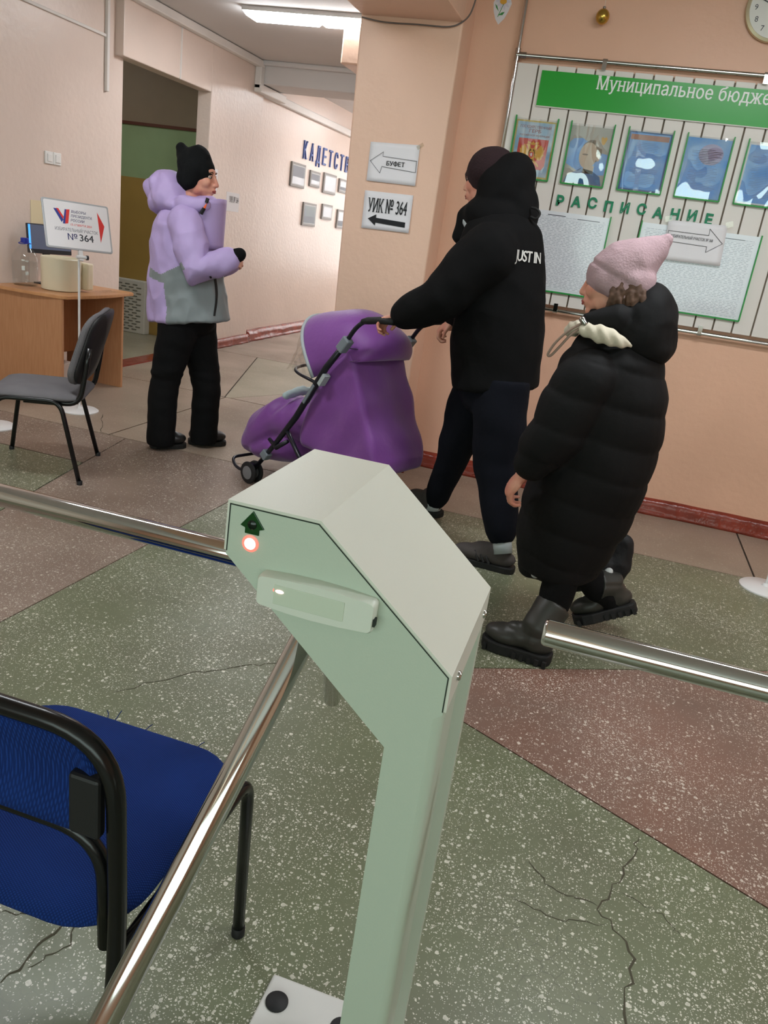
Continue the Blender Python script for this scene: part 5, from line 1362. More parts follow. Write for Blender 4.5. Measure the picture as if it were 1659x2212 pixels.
def head(mb, c, f, s=1.0, up=(0, 0, 1)):
    """adds a head with brow, nose, lips, chin and ears to a body mesh; returns a frame function"""
    f = Vector(f).normalized(); u = Vector(up); l = u.cross(f).normalized(); u = f.cross(l).normalized(); c = Vector(c)
    M = Matrix((f, l, u)).transposed()
    H = lambda a, b_, d: c + (f * a + l * b_ + u * d) * s
    E = lambda p, r: mb.ell(H(*p), tuple(k * s for k in r), M, 20, 14)
    E((-0.012, 0, 0.028), (0.094, 0.076, 0.084)); E((0.018, 0, -0.020), (0.070, 0.064, 0.080)); E((0.034, 0, -0.062), (0.050, 0.048, 0.046))
    E((0.070, 0, -0.098), (0.021, 0.022, 0.017)); E((0.060, 0, 0.030), (0.030, 0.050, 0.024)); E((0.078, 0, -0.064), (0.020, 0.026, 0.022))
    for k in (-1, 1):
        E((0.052, k * 0.036, -0.026), (0.034, 0.024, 0.030)); E((-0.012, k * 0.074, -0.014), (0.020, 0.010, 0.031)); E((0.092, k * 0.010, -0.040), (0.010, 0.008, 0.008))
        E((0.010, k * 0.046, -0.066), (0.040, 0.016, 0.030))
    mb.limb([H(0.088, 0, 0.014), H(0.100, 0, -0.012), H(0.110, 0, -0.034)], [0.009 * s, 0.010 * s, 0.012 * s], 10)
    E((0.096, 0, -0.060), (0.008, 0.020, 0.006)); E((0.094, 0, -0.073), (0.008, 0.017, 0.007))
    return H, M
def face_parts(H, M, s, root):
    for k in (-1, 1):
        b = MB(); b.ell(H(0.0765, k * 0.031, 0.002), (0.0105 * s, 0.013 * s, 0.0095 * s), M, 14, 10); e = build(b, 'eye', M_EYEW, root, smooth=True, world=True)
        b = MB(); b.ell(H(0.0835, k * 0.031, 0.001), (0.0045 * s, 0.0065 * s, 0.0068 * s), M, 12, 8); build(b, 'iris', M_IRIS, e, smooth=True, world=True)
        b = MB(); b.limb([H(0.086, k * 0.014, 0.024), H(0.089, k * 0.030, 0.029), H(0.078, k * 0.050, 0.022)], [0.003 * s, 0.0036 * s, 0.002 * s], 8); build(b, 'eyebrow', M_BROW, root, smooth=True, world=True)
        b = MB(); b.limb([H(0.085, k * 0.018, 0.007), H(0.0875, k * 0.031, 0.012), H(0.079, k * 0.045, 0.006)], [0.0022 * s, 0.003 * s, 0.002 * s], 8); build(b, 'eyelid', M_SKIN, root, smooth=True, world=True)
    b = MB(); b.limb([H(0.096, -0.019, -0.0665), H(0.1045, 0, -0.064), H(0.096, 0.019, -0.0665)], [0.0025 * s, 0.0050 * s, 0.0025 * s], 8); b.limb([H(0.094, -0.016, -0.0705), H(0.1025, 0, -0.0725), H(0.094, 0.016, -0.0705)], [0.0025 * s, 0.0055 * s, 0.0025 * s], 8)
    build(b, 'lips', M_LIPS, root, smooth=True, world=True)

def hand(mb, wrist, d, palm, side, curl=0.5, s=1.0, thumb=0.7):
    """five-fingered hand: d fingers' direction, palm = palm normal, side = direction of the thumb"""
    w = Vector(wrist); d = Vector(d).normalized(); n = Vector(palm); n = (n - d * n.dot(d)).normalized()
    t = Vector(side); t = (t - d * t.dot(d) - n * t.dot(n)).normalized()
    M = Matrix((d, t, n)).transposed()
    mb.ell(w + d * 0.045 * s, (0.052 * s, 0.040 * s, 0.017 * s), M, 16, 10)
    mb.limb([w - d * 0.03 * s, w + d * 0.02 * s], [(0.027 * s, 0.021 * s)] * 2, 12, n)
    mb.ell(w + d * 0.030 * s + t * 0.026 * s + n * 0.008 * s, (0.028 * s, 0.016 * s, 0.015 * s), M, 12, 8)
    for k, (off, ln) in enumerate(((0.030, 0.90), (0.010, 1.0), (-0.010, 0.94), (-0.029, 0.74))):
        p = w + d * (0.080 - abs(off) * 0.25) * s + t * off * s; dd = d + t * off * 1.5
        P = [p - d * 0.02 * s, p]; ang = 0.0
        for seg in (0.040, 0.026, 0.020):
            ang += curl * (0.9 if seg == 0.040 else 1.1)
            p = p + (dd * math.cos(ang) + n * math.sin(ang)) * seg * ln * s; P.append(p)
        mb.limb(P, [0.0092 * s, 0.0092 * s, 0.0086 * s, 0.0078 * s, 0.0068 * s], 10)
    p = w + d * 0.022 * s + t * 0.034 * s + n * 0.006 * s; P = [p - t * 0.012 * s, p]
    for i, seg in enumerate((0.036, 0.028)):
        p = p + (d * (0.75 - 0.1 * i) + t * (0.62 - 0.45 * thumb * i - 0.2 * thumb) + n * (0.25 + 0.35 * thumb * i)).normalized() * seg * s; P.append(p)
    mb.limb(P, [0.012 * s, 0.0115 * s, 0.0100 * s, 0.0085 * s], 10)

def shoe(mb, heel, toe, up=(0, 0, 1), s=1.0, h=0.075):
    heel, toe = Vector(heel), Vector(toe); d = (toe - heel); L_ = d.length; f = d.normalized(); u = Vector(up); l = u.cross(f).normalized(); u = f.cross(l)
    M = Matrix((f, l, u)).transposed()
    q = lambda a, b_, c: heel + f * a * L_ + l * b_ + u * c
    mb.ell(q(0.24, 0, 0.040), (0.27 * L_, 0.040 * s, 0.040), M, 16, 10); mb.ell(q(0.66, 0, 0.036), (0.34 * L_, 0.046 * s, 0.036), M, 16, 10)
    mb.ell(q(0.46, 0, 0.050), (0.30 * L_, 0.042 * s, 0.048), M, 16, 10)
    mb.limb([q(0.24, 0, 0.05), q(0.26, 0, h)], [0.040 * s, 0.042 * s], 14)
    return q, M
def sole(heel, toe, th, up=(0, 0, 1), s=1.0):
    heel, toe = Vector(heel), Vector(toe); d = (toe - heel); L_ = d.length; f = d.normalized(); u = Vector(up); l = u.cross(f).normalized(); u = f.cross(l)
    P = []
    for a, w in ((-0.03, 0.012), (0.0, 0.028), (0.1, 0.038), (0.3, 0.038), (0.5, 0.040), (0.7, 0.048), (0.86, 0.043), (0.97, 0.026), (1.0, 0.010)): P.append((a, w * s))
    pts = [heel + f * a * L_ + l * w for a, w in P] + [heel + f * a * L_ - l * w for a, w in P[::-1]]
    b = MB(); b.prism([p + u * th for p in pts], -u * th); return b
def rows_tube(mb, rows, n=28, ref=(1, 0, 0)):
    mb.tube([r[0] for r in rows], [(r[2], r[1]) for r in rows], n, True, ref)
def person(mb, name, label, base, voxel=0.0055):
    me = fuse(mb, voxel, 3, 0.4)
    me.transform(Matrix.Translation(-Vector(base)))
    o = link(name, me, M_SKIN, None, smooth=True); o.location = base; o.matrix_basis = Matrix.Translation(base)
    return tag(o, label, 'person')
def wear(mb, nm, m, root, voxel=0.010, it=8, fn=None, pick=None):
    me = fuse(mb, voxel, it) if isinstance(mb, MB) else mb
    if fn: displace(me, fn)
    if pick:
        for q in matlist(m): me.materials.append(q)
        for p in me.polygons: p.material_index = pick(p.center)
    return build(me, nm, m, root, smooth=True, world=True)
def conform(me, target, off, dirn):
    """lay a flat emblem on the cloth below it (root-local target mesh, world-space emblem)"""
    bv = BVHTree.FromPolygons([v.co for v in target.vertices], [tuple(p.vertices) for p in target.polygons])
    for v in me.vertices:
        h_ = bv.ray_cast(v.co - Vector(dirn) * 0.3, Vector(dirn))
        if h_[0] is None: h_ = bv.find_nearest(v.co)
        v.co = h_[0] - Vector(dirn) * off
    me.update()
def inpoly(x, z, P):
    c = False; n = len(P)
    for i in range(n):
        x0, z0 = P[i]; x1, z1 = P[i - 1]
        if (z0 > z) != (z1 > z) and x < (x1 - x0) * (z - z0) / (z1 - z0) + x0: c = not c
    return c
def XZ(*pts): return [(p[0], p[2]) for p in pts]

# =================================================================== woman in lavender
M_LAV = mat('lavender_shell', C(178, 158, 206), 0.6, var=0.06, vscale=5, bump=0.05, bscale=90)
M_JGREY = mat('grey_green_shell', C(128, 136, 138), 0.6, var=0.06, vscale=5, bump=0.05, bscale=90)
M_BLACKCLOTH = mat('black_cloth', C(14, 14, 15), 0.9, bump=0.15, bscale=70, spec=0.2)
M_KNITBLACK = mat('black_knit', C(17, 19, 20), 0.95, bump=0.4, bscale=180, spec=0.2)
M_BOOTBLK = mat('black_leather', C(30, 29, 29), 0.4)
M_SOLE = mat('black_sole', C(20, 20, 20), 0.7)
M_ORANGE = mat('orange_tab', C(238, 100, 40), 0.5)
WB = (-2.28, 4.05, 0.0)
hc = Vector((-2.273, 4.050, 1.504)); wf = Vector((0.97, 0.12, -0.05))
b = MB()
H_, HM = head(b, hc, wf, 0.97)
nk = Vector((-2.310, 4.050, 1.331)); ch = Vector((-2.326, 4.050, 1.118)); pv = Vector((-2.297, 4.050, 0.748))
b.limb([hc + Vector((-0.02, 0, -0.05)), nk], [0.052, 0.056], 14)
b.limb([nk + Vector((0, 0, -0.03)), ch, pv], [(0.10, 0.08), (0.13, 0.10), (0.14, 0.11)], 18)
sN, eN, wN = Vector((-2.258, 3.910, 1.248)), Vector((-2.141, 3.860, 1.028)), Vector((-2.006, 3.930, 1.113))
sF, eF, wF = Vector((-2.390, 4.190, 1.237)), Vector((-2.299, 4.240, 1.003)), Vector((-2.096, 4.140, 1.097))
for s_, e_, w_, sg in ((sN, eN, wN, 1), (sF, eF, wF, -1)):
    b.limb([ch + Vector((0, 0, 0.10)), s_, e_, w_], [0.05, 0.048, 0.040, 0.028], 14)
    hand(b, w_ + (e_ - w_).normalized() * 0.03, (0.75, 0.35 * sg, 0.15), (0.1, 0.9 * sg, -0.4), (0, 0.1, 1), 0.75, 0.88)
kN, aN = Vector((-2.370, 3.950, 0.366)), Vector((-2.371, 3.940, 0.066)); kF, aF = Vector((-2.206, 4.150, 0.367)), Vector((-2.219, 4.170, 0.064))
hN, hF = Vector((-2.307, 3.970, 0.713)), Vector((-2.282, 4.130, 0.706))
for h0, k0, a0 in ((hN, kN, aN), (hF, kF, aF)):
    b.limb([pv, h0, k0, a0], [0.09, 0.085, 0.055, 0.04], 14)
    b.limb([a0, Vector((a0.x, a0.y, 0.065)), Vector((a0.x + 0.05, a0.y + 0.005, 0.050))], [0.034, 0.024, 0.014], 12)
woman = person(b, 'person', 'person in lavender and grey jacket with black beanie and black trousers, facing right', WB)
face_parts(H_, HM, 0.97, woman)
# jacket
b = MB()
rows_tube(b, [((-2.331, 4.050, 1.305), 0.135, 0.135), ((-2.339, 4.050, 1.237), 0.165, 0.175), ((-2.332, 4.050, 1.118), 0.185, 0.185), ((-2.318, 4.050, 0.972), 0.205, 0.185), ((-2.299, 4.050, 0.837), 0.222, 0.190), ((-2.286, 4.050, 0.745), 0.232, 0.195)])
for s_, e_, w_ in ((sN, eN, wN), (sF, eF, wF)):
    m_ = s_.lerp(e_, 0.5); f_ = e_.lerp(w_, 0.55)
    b.limb([s_ + Vector((0, 0, 0.01)), m_, e_, f_, w_], [0.088, 0.086, 0.078, 0.068, 0.055], 18)
b.limb([Vector((-2.274, 4.050, 1.335)), Vector((-2.201, 4.050, 1.358))], [(0.095, 0.06), (0.07, 0.05)], 16)
GREY = XZ((-2.469, 3.900, 1.010), (-2.366, 3.900, 0.984), (-2.210, 3.900, 1.070), (-2.140, 3.900, 1.004), (-2.048, 3.900, 1.013), (-1.937, 3.900, 0.790), (-1.933, 3.900, 0.741), (-2.301, 3.900, 0.681), (-2.339, 3.900, 0.942), (-2.467, 3.900, 0.958))
POCK = XZ((-2.059, 3.900, 1.011), (-1.975, 3.900, 0.832), (-2.046, 3.900, 0.821), (-2.063, 3.900, 0.915))
def wpick(c): return 1 if (inpoly(c.x, c.z, GREY) and not inpoly(c.x, c.z, POCK) and (Vector((c.x, c.y, c.z)) - eN).length > 0.082) else 0
jk = wear(b, 'jacket', [M_LAV, M_JGREY], woman, 0.0060, 12, folds(0.013, 8.5, (1, 1, 0.8)), wpick)
b = MB()
b.limb([Vector((-2.481, 4.050, 1.374)), Vector((-2.445, 4.050, 1.441))], [(0.13, 0.065), (0.10, 0.045)], 20, (0, 1, 0))
b.ell((-2.407, 4.040, 1.375), (0.105, 0.150, 0.095)); b.ell((-2.421, 4.040, 1.427), (0.075, 0.12, 0.085)); b.ell((-2.478, 4.040, 1.437), (0.045, 0.11, 0.075)); b.ell((-2.352, 4.040, 1.339), (0.10, 0.15, 0.055)); b.ell((-2.485, 4.040, 1.349), (0.045, 0.12, 0.065))
b.limb([Vector((-2.275, 3.930, 1.355)), Vector((-2.179, 3.950, 1.363))], [0.05, 0.035], 14); b.limb([Vector((-2.414, 4.170, 1.355)), Vector((-2.301, 4.170, 1.368))], [0.05, 0.035], 14)
wear(b, 'hood', M_LAV, woman, 0.009, 6, folds(0.008, 9, (1, 1, 1.4)))
b = MB()
def collar(u, v):
    a = math.radians(-84 + 168 * u); R = 0.110 + 0.004 * v
    return Vector((-2.230, 4.050, 1.298)) + Vector((R * math.cos(a) * 0.9 + 0.012, R * math.sin(a) * 1.05, -0.15 + 0.255 * v - 0.03 * (1 - math.cos(a)) * v))
b.grid(collar, 24, 10); cme = b.mesh('collar'); cl_ = wear(cme, 'collar', M_LAV, woman); so = cl_.modifiers.new('t', 'SOLIDIFY'); so.thickness = 0.014
b = MB(); b.tube([(-2.155, 3.935, 1.374), (-2.161, 3.925, 1.346)], 0.0065, 6); build(b, 'zip_tab', M_ORANGE, jk, world=True)
b = MB(); b.tube([(-2.146, 3.930, 1.397), (-2.150, 3.925, 1.374)], 0.009, 6); b.tube([(-2.161, 3.925, 1.346), (-2.176, 3.920, 1.316)], 0.010, 6); build(b, 'collar_tape', M_SOLE, jk, world=True)
b = MB(); b.tube([(-2.175, 3.935, 1.388), (-2.186, 3.930, 1.357)], 0.0065, 6); build(b, 'collar_slot', M_SOLE, jk, world=True)
tgt = jk.data
b = MB(); b.tube(catmull([(-2.045, 3.800, 1.019), (-2.031, 3.800, 0.959), (-2.021, 3.800, 0.890), (-2.024, 3.800, 0.806)], 5), 0.0055, 6); zme = b.mesh('pocket_zip'); zme.transform(Matrix.Translation(-Vector(WB)))
bv = BVHTree.FromPolygons([v.co for v in tgt.vertices], [tuple(p.vertices) for p in tgt.polygons])
dv = Vector((-0.35, 0.93, 0)).normalized()
for v in zme.vertices:
    h0 = bv.ray_cast(v.co - dv * 0.3, dv)
    if h0[0]: v.co = h0[0] + (v.co - h0[0]).normalized() * 0.002 - dv * 0.002
build(zme, 'pocket_zip', M_SOLE, jk)
for w_ in (wN, wF):
    b = MB(); d_ = (w_ - (eN if w_ is wN else eF)).normalized(); b.limb([w_ + d_ * 0.035, w_ + d_ * 0.062], [0.040, 0.036], 14); wear(b, 'cuff', M_BLACKCLOTH, woman, 0.007, 2)
# trousers
b = MB()
for h0, k0, a0 in ((hN, kN, aN), (hF, kF, aF)):
    b.tube([h0 + Vector((0, 0, 0.06)), h0, h0.lerp(k0, 0.5), k0, k0.lerp(a0, 0.5), a0.lerp(k0, 0.10), a0 + Vector((0, 0, -0.045))], [0.105, 0.112, 0.096, 0.083, 0.082, 0.080, 0.082], 20)
b.ell(pv + Vector((0, 0, 0.0)), (0.16, 0.15, 0.09))
def trf(co, n): return 0.006 * noise.noise(Vector((co.x * 7, co.y * 7, co.z * 16))) + 0.008 * math.exp(-((co.z - 0.44) / 0.05) ** 2) * noise.noise(Vector((co.x * 5, co.y * 5, co.z * 40)))
wear(b, 'trousers', M_BLACKCLOTH, woman, 0.0095, 6, trf)
for heel, toe in (((-2.424, 3.926, 0.000), (-2.330, 4.066, -0.000)), ((-2.307, 4.155, 0.000), (-2.166, 4.290, 0.000))):
    heel, toe = Vector(heel), Vector(toe); toe = heel + (toe - heel).normalized() * 0.255; toe.y = toe.y * 0.7 + heel.y * 0.3
    b = MB(); shoe(b, heel + Vector((0, 0, 0.018)), toe + Vector((0, 0, 0.018)), s=1.25, h=0.125); sh = wear(b, 'boot', M_BOOTBLK, woman, 0.008, 4)
    build(sole(heel, toe, 0.028, s=1.18), 'boot_sole', M_SOLE, sh, world=True, bevel=0.004)
# beanie with a slouching tip at the back
b = MB()
u_ = Vector((0, 0, 1)); l_ = u_.cross(wf).normalized(); f2 = wf.normalized(); Mh = Matrix((f2, l_, f2.cross(l_))).transposed()
b.ell(hc + Vector((-0.016, 0, 0.036)), (0.108, 0.092, 0.088), Mh @ Matrix.Rotation(0.5, 3, 'Y'), 22, 14)
b.limb([hc + Vector((-0.02, 0, 0.07)), Vector((-2.363, 4.050, 1.588)), Vector((-2.382, 4.050, 1.626))], [0.085, 0.052, 0.030], 18)
b.ell(hc + Vector((-0.050, 0, -0.022)), (0.066, 0.088, 0.078)); b.limb([hc + Vector((0.0, -0.048, 0.03)), hc + Vector((-0.018, -0.054, -0.030))], [0.055, 0.046], 14); b.limb([hc + Vector((0.0, 0.048, 0.03)), hc + Vector((-0.018, 0.054, -0.030))], [0.055, 0.046], 14)
wear(b, 'beanie', M_KNITBLACK, woman, 0.007, 6, lambda co, n: 0.002 * noise.noise(co * 40))

# =================================================================== person in black pushing the stroller
M_BLACKDOWN = mat('black_jacket_cloth', C(13, 13, 14), 0.9, bump=0.12, bscale=60, spec=0.2)
M_NAVYCLOTH = mat('dark_navy_cloth', C(15, 17, 25), 0.95, bump=0.12, bscale=60, spec=0.2)
M_MAROON = mat('maroon_knit', C(38, 20, 24), 0.95, bump=0.4, bscale=180)
M_SOCK = mat('pale_grey_sock', C(170, 178, 180), 0.9)
M_SNEAK = mat('grey_suede', C(74, 68, 66), 0.85, var=0.1)
M_STRIPE = mat('dark_stripe', C(34, 32, 34), 0.6)
M_LETTERW = mat('reflective_white_print', C(206, 206, 202), 0.5)
MBASE = (-0.45, 3.55, 0.0)
mf = Vector((-0.93, 0.36, -0.08)); hc = Vector((-0.648, 3.600, 1.623))
b = MB(); H_, HM = head(b, hc, mf, 1.02)
nk = Vector((-0.587, 3.570, 1.491)); ch = Vector((-0.527, 3.550, 1.275)); pv = Vector((-0.464, 3.550, 0.791))
b.limb([hc + Vector((0.02, 0, -0.06)), nk], [0.058, 0.062], 14)
b.limb([nk + Vector((0, 0, -0.03)), ch, pv], [(0.11, 0.09), (0.14, 0.11), (0.14, 0.12)], 18)
sN, eN, wN = Vector((-0.572, 3.370, 1.333)), Vector((-0.715, 3.340, 1.128)), Vector((-0.924, 3.400, 1.005))
sF, eF, wF = Vector((-0.608, 3.760, 1.328)), Vector((-0.671, 3.800, 1.096)), Vector((-0.753, 3.790, 0.982))
gN = Vector((-0.980, 3.420, 0.995)); gF = Vector((-0.785, 3.790, 0.981))
for s_, e_, w_, sg in ((sN, eN, wN, 1), (sF, eF, wF, -1)):
    b.limb([ch + Vector((0, 0, 0.10)), s_, e_, w_], [0.055, 0.052, 0.042, 0.030], 14)
    d_ = (w_ - e_).normalized()
    hand(b, w_ - d_ * 0.025, d_ * 0.9 + Vector((-0.25, 0.08, 0.10)), (0.0, -0.15 * sg, -1), (0.1, 0.9 * sg, 0.1), 0.85, 1.0, 1.0)
hN, kN, aN = Vector((-0.412, 3.470, 0.770)), Vector((-0.370, 3.420, 0.438)), Vector((-0.271, 3.320, 0.133))
hF, kF, aF = Vector((-0.543, 3.630, 0.722)), Vector((-0.609, 3.700, 0.413)), Vector((-0.692, 3.810, 0.077))
for h0, k0, a0, d_ in ((hN, kN, aN, Vector((-0.1, 0.04, -0.055))), (hF, kF, aF, Vector((-0.09, 0.05, -0.07)))):
    b.limb([pv, h0, k0, a0], [0.10, 0.09, 0.058, 0.042], 14); b.limb([a0, a0 + d_ * 0.30 + Vector((0, 0, -0.03)), a0 + d_ * 0.55 + Vector((0, 0, -0.022))], [0.036, 0.024, 0.014], 12)
man = person(b, 'person', 'person in black hooded jacket and maroon beanie pushing the purple stroller', MBASE)
face_parts(H_, HM, 1.02, man)
b = MB()
rows_tube(b, [((-0.568, 3.560, 1.463), 0.14, 0.15), ((-0.550, 3.550, 1.396), 0.175, 0.20), ((-0.523, 3.550, 1.295), 0.180, 0.205), ((-0.499, 3.550, 1.142), 0.190, 0.205), ((-0.490, 3.550, 0.983), 0.205, 0.200), ((-0.469, 3.550, 0.843), 0.198, 0.195), ((-0.457, 3.550, 0.769), 0.188, 0.190)])
for s_, e_, w_ in ((sN, eN, wN), (sF, eF, wF)):
    b.limb([s_ + Vector((0.02, 0, 0.0)), s_.lerp(e_, 0.5), e_, e_.lerp(w_, 0.5), w_ + (e_ - w_).normalized() * 0.06], [0.120, 0.110, 0.094, 0.082, 0.066], 18)
jk = wear(b, 'jacket', M_BLACKDOWN, man, 0.0105, 8, folds(0.008, 6.5))
b = MB()
b.ell((-0.565, 3.570, 1.571), (0.120, 0.135, 0.155)); b.ell((-0.572, 3.570, 1.478), (0.155, 0.165, 0.10)); b.ell((-0.533, 3.570, 1.611), (0.085, 0.12, 0.13)); b.ell((-0.494, 3.570, 1.488), (0.085, 0.13, 0.085))
b.ell((-0.487, 3.570, 1.525), (0.07, 0.12, 0.10)); b.limb([Vector((-0.662, 3.570, 1.482)), Vector((-0.637, 3.570, 1.413))], [(0.10, 0.055), (0.13, 0.07)], 16, (0, 1, 0))
wear(b, 'hood', M_BLACKDOWN, man, 0.009, 14, folds(0.008, 8))
b = MB(); b.tube(catmull([(-0.431, 3.470, 1.529), (-0.407, 3.460, 1.525), (-0.392, 3.460, 1.509), (-0.403, 3.460, 1.489), (-0.428, 3.470, 1.494)], 5), 0.005, 7); build(b, 'hood_loop', M_SOLE, man, world=True, smooth=True)
b = MB(); b.limb([Vector((-0.695, 3.520, 1.445)), Vector((-0.679, 3.500, 1.424))], [0.022, 0.020], 10); build(b, 'scarf_edge', M_SOCK, man, world=True, smooth=True)
lt = text_mesh('JUST IN', 0.03, 1.0, 0.9); bmx = bmesh.new(); bmx.from_mesh(lt); bmesh.ops.triangulate(bmx, faces=bmx.faces); bmesh.ops.subdivide_edges(bmx, edges=[e for e in bmx.edges if e.calc_length() > 0.15], cuts=2); bmx.to_mesh(lt); bmx.free()
rr = Vector((0.60, 0.80, 0.0)).normalized()
put(lt, (-0.392, 3.400, 1.320), rr, ZU_, 0.058, 0.165); lt.transform(Matrix.Translation(-Vector(MBASE))); conform(lt, jk.data, 0.004, (-0.62, 0.78, 0)); build(lt, 'back_lettering', M_LETTERW, jk)
b = MB()
b.tube([hN + Vector((0, 0, 0.06)), hN, hN.lerp(kN, 0.5), kN, kN.lerp(aN, 0.55), aN.lerp(kN, 0.14), aN], [0.118, 0.122, 0.120, 0.100, 0.086, 0.074, 0.050], 20)
b.tube([hF + Vector((0, 0, 0.06)), hF, hF.lerp(kF, 0.5), kF, kF.lerp(aF, 0.55), aF.lerp(kF, 0.14), aF], [0.118, 0.120, 0.112, 0.088, 0.070, 0.060, 0.045], 20)
b.ell(pv + Vector((0, 0, -0.04)), (0.16, 0.16, 0.13))
wear(b, 'trousers', M_NAVYCLOTH, man, 0.010, 7, lambda co, n: 0.010 * noise.noise(Vector((co.x * 6, co.y * 6, co.z * 10))))
for a0, k0 in ((aN, kN), (aF, kF)):
    b = MB(); d_ = (a0 - k0).normalized(); b.tube([a0 - d_ * 0.03, a0 + d_ * 0.05], [0.044, 0.042], 14); build(b, 'sock', M_SOCK, man, world=True, smooth=True)
heel, toe = Vector((-0.202, 3.322, 0.000)), Vector((-0.466, 3.346, 0.000)); toe = heel + (toe - heel).normalized() * 0.285
def sneaker(heel, toe, up):
    u2 = Vector(up).normalized()
    b = MB(); q, M_ = shoe(b, heel + u2 * 0.018, toe + u2 * 0.018, up, 1.05, 0.080); sh = wear(b, 'sneaker', M_SNEAK, man, 0.0075, 4)
    build(sole(heel, toe, 0.030, up, 1.12), 'sneaker_sole', M_SOLE, sh, world=True, bevel=0.004)
    for i in range(3):
        for sd in (-1, 1):
            b = MB(); x = 0.36 + i * 0.085; b.tube([q(x, sd * 0.047, 0.016), q(x + 0.05, sd * 0.046, 0.036), q(x + 0.10, sd * 0.036, 0.058)], [(0.002, 0.006)] * 3, 6); build(b, 'stripe', M_STRIPE, sh, world=True)
    for i in range(4):
        b = MB(); x = 0.44 + i * 0.065; b.tube([q(x, -0.022, 0.080 - i * 0.006), q(x + 0.02, 0.0, 0.086 - i * 0.006), q(x, 0.022, 0.080 - i * 0.006)], 0.0022, 6); build(b, 'shoelace', M_STRIPE, sh, world=True)
sneaker(heel, toe, (0, 0, 1))
t2 = aF + Vector((-0.13, 0.06, -0.115)); t2.z = 0.012
h2 = aF + Vector((0.045, -0.015, -0.06)); sneaker(h2, h2 + (t2 - h2).normalized() * 0.28, (-0.45, 0.1, 0.9))
b = MB(); b.ell(hc + Vector((0.012, -0.004, 0.030)), (0.112, 0.100, 0.102)); b.ell(hc + Vector((0.035, -0.01, -0.02)), (0.085, 0.092, 0.075)); b.limb([hc + Vector((-0.045, 0.02, 0.02)), hc + Vector((-0.06, 0.024, 0.012))], [0.06, 0.05], 14)
wear(b, 'beanie', M_MAROON, man, 0.0075, 6, lambda co, n: 0.002 * noise.noise(co * 40))

# =================================================================== girl in the long black coat
M_COAT = mat('black_down_coat', C(14, 14, 15), 0.75, bump=0.10, bscale=50, spec=0.25)
M_PINKKNIT = mat('dusty_pink_knit', C(178, 151, 157), 0.95, var=0.05, bump=0.35, bscale=150)
M_HAIR = mat('brown_hair', C(94, 68, 52), 0.7, var=0.4, vscale=40)
M_LINING = mat('cream_lining', C(206, 198, 178), 0.85, bump=0.2, bscale=50)
M_CORD = mat('taupe_cord', C(140, 120, 106), 0.8)
M_BOOTGREY = mat('charcoal_leather', C(52, 52, 48), 0.42, var=0.15)
GB = (0.02, 2.75, 0.0)
gf = Vector((-0.95, 0.28, -0.10)); hc = Vector((-0.035, 2.750, 1.300))
b = MB(); H_, HM = head(b, hc, gf, 0.93)
nk = Vector((-0.004, 2.750, 1.190)); ch = Vector((0.023, 2.750, 0.949)); pv = Vector((0.020, 2.750, 0.601))
b.limb([hc + Vector((0.02, 0, -0.06)), nk], [0.048, 0.05], 14)
b.limb([nk + Vector((0, 0, -0.03)), ch, pv], [(0.09, 0.075), (0.11, 0.09), (0.12, 0.10)], 18)
sN, eN, wN = Vector((-0.066, 2.600, 1.012)), Vector((-0.110, 2.570, 0.822)), Vector((-0.184, 2.570, 0.668))
sF, eF, wF = Vector((0.039, 2.900, 0.987)), Vector((0.095, 2.980, 0.736)), Vector((0.079, 3.000, 0.498))
for s_, e_, w_, sg in ((sN, eN, wN, 1), (sF, eF, wF, -1)):
    b.limb([ch + Vector((0, 0, 0.08)), s_, e_, w_], [0.048, 0.045, 0.036, 0.026], 14)
d_ = (wN - eN).normalized()
hand(b, wN + d_ * 0.004, Vector((-0.42, 0.10, -0.78)), (0.75, 0.30, -0.25), (-0.75, -0.1, -0.2), 0.72, 1.02, 0.8)
hand(b, wF + Vector((-0.02, 0, -0.02)), (-0.15, 0.0, -0.95), (-0.1, -0.9, 0), (-0.8, 0, 0), 0.8, 0.9, 0.8)
hN, kN, aN = Vector((-0.009, 2.680, 0.503)), Vector((0.011, 2.660, 0.321)), Vector((0.003, 2.630, 0.130))
hF, kF, aF = Vector((0.040, 2.840, 0.491)), Vector((0.068, 2.900, 0.261)), Vector((0.235, 2.970, 0.104))
b.limb([pv, hN, kN, aN], [0.085, 0.075, 0.050, 0.038], 14); b.limb([aN, Vector((aN.x - 0.01, aN.y, 0.075)), Vector((aN.x - 0.07, aN.y + 0.01, 0.062))], [0.032, 0.024, 0.016], 12)
b.limb([pv, hF, kF, aF], [0.085, 0.075, 0.050, 0.038], 14); b.limb([aF, aF + Vector((0.0, 0, -0.02)), aF + Vector((-0.02, 0.005, -0.035))], [0.030, 0.024, 0.016], 12)
girl = person(b, 'person', 'person in long black puffer coat and pink beanie walking left in front', GB)
face_parts(H_, HM, 0.93, girl)
b = MB()
rows_tube(b, [((0.009, 2.750, 1.132), 0.115, 0.12), ((0.012, 2.750, 1.064), 0.165, 0.165), ((0.026, 2.750, 0.950), 0.192, 0.180), ((0.035, 2.750, 0.823), 0.198, 0.185), ((0.028, 2.750, 0.671), 0.200, 0.188), ((0.004, 2.750, 0.511), 0.192, 0.185), ((-0.013, 2.750, 0.372), 0.168, 0.172), ((-0.010, 2.750, 0.293), 0.140, 0.155)])
for s_, e_, w_ in ((sN, eN, wN), (sF, eF, wF)):
    b.limb([s_ + Vector((0.015, 0, 0.0)), s_.lerp(e_, 0.5), e_, e_.lerp(w_, 0.5), w_ + (e_ - w_).normalized() * 0.045], [0.092, 0.095, 0.090, 0.080, 0.062], 18)
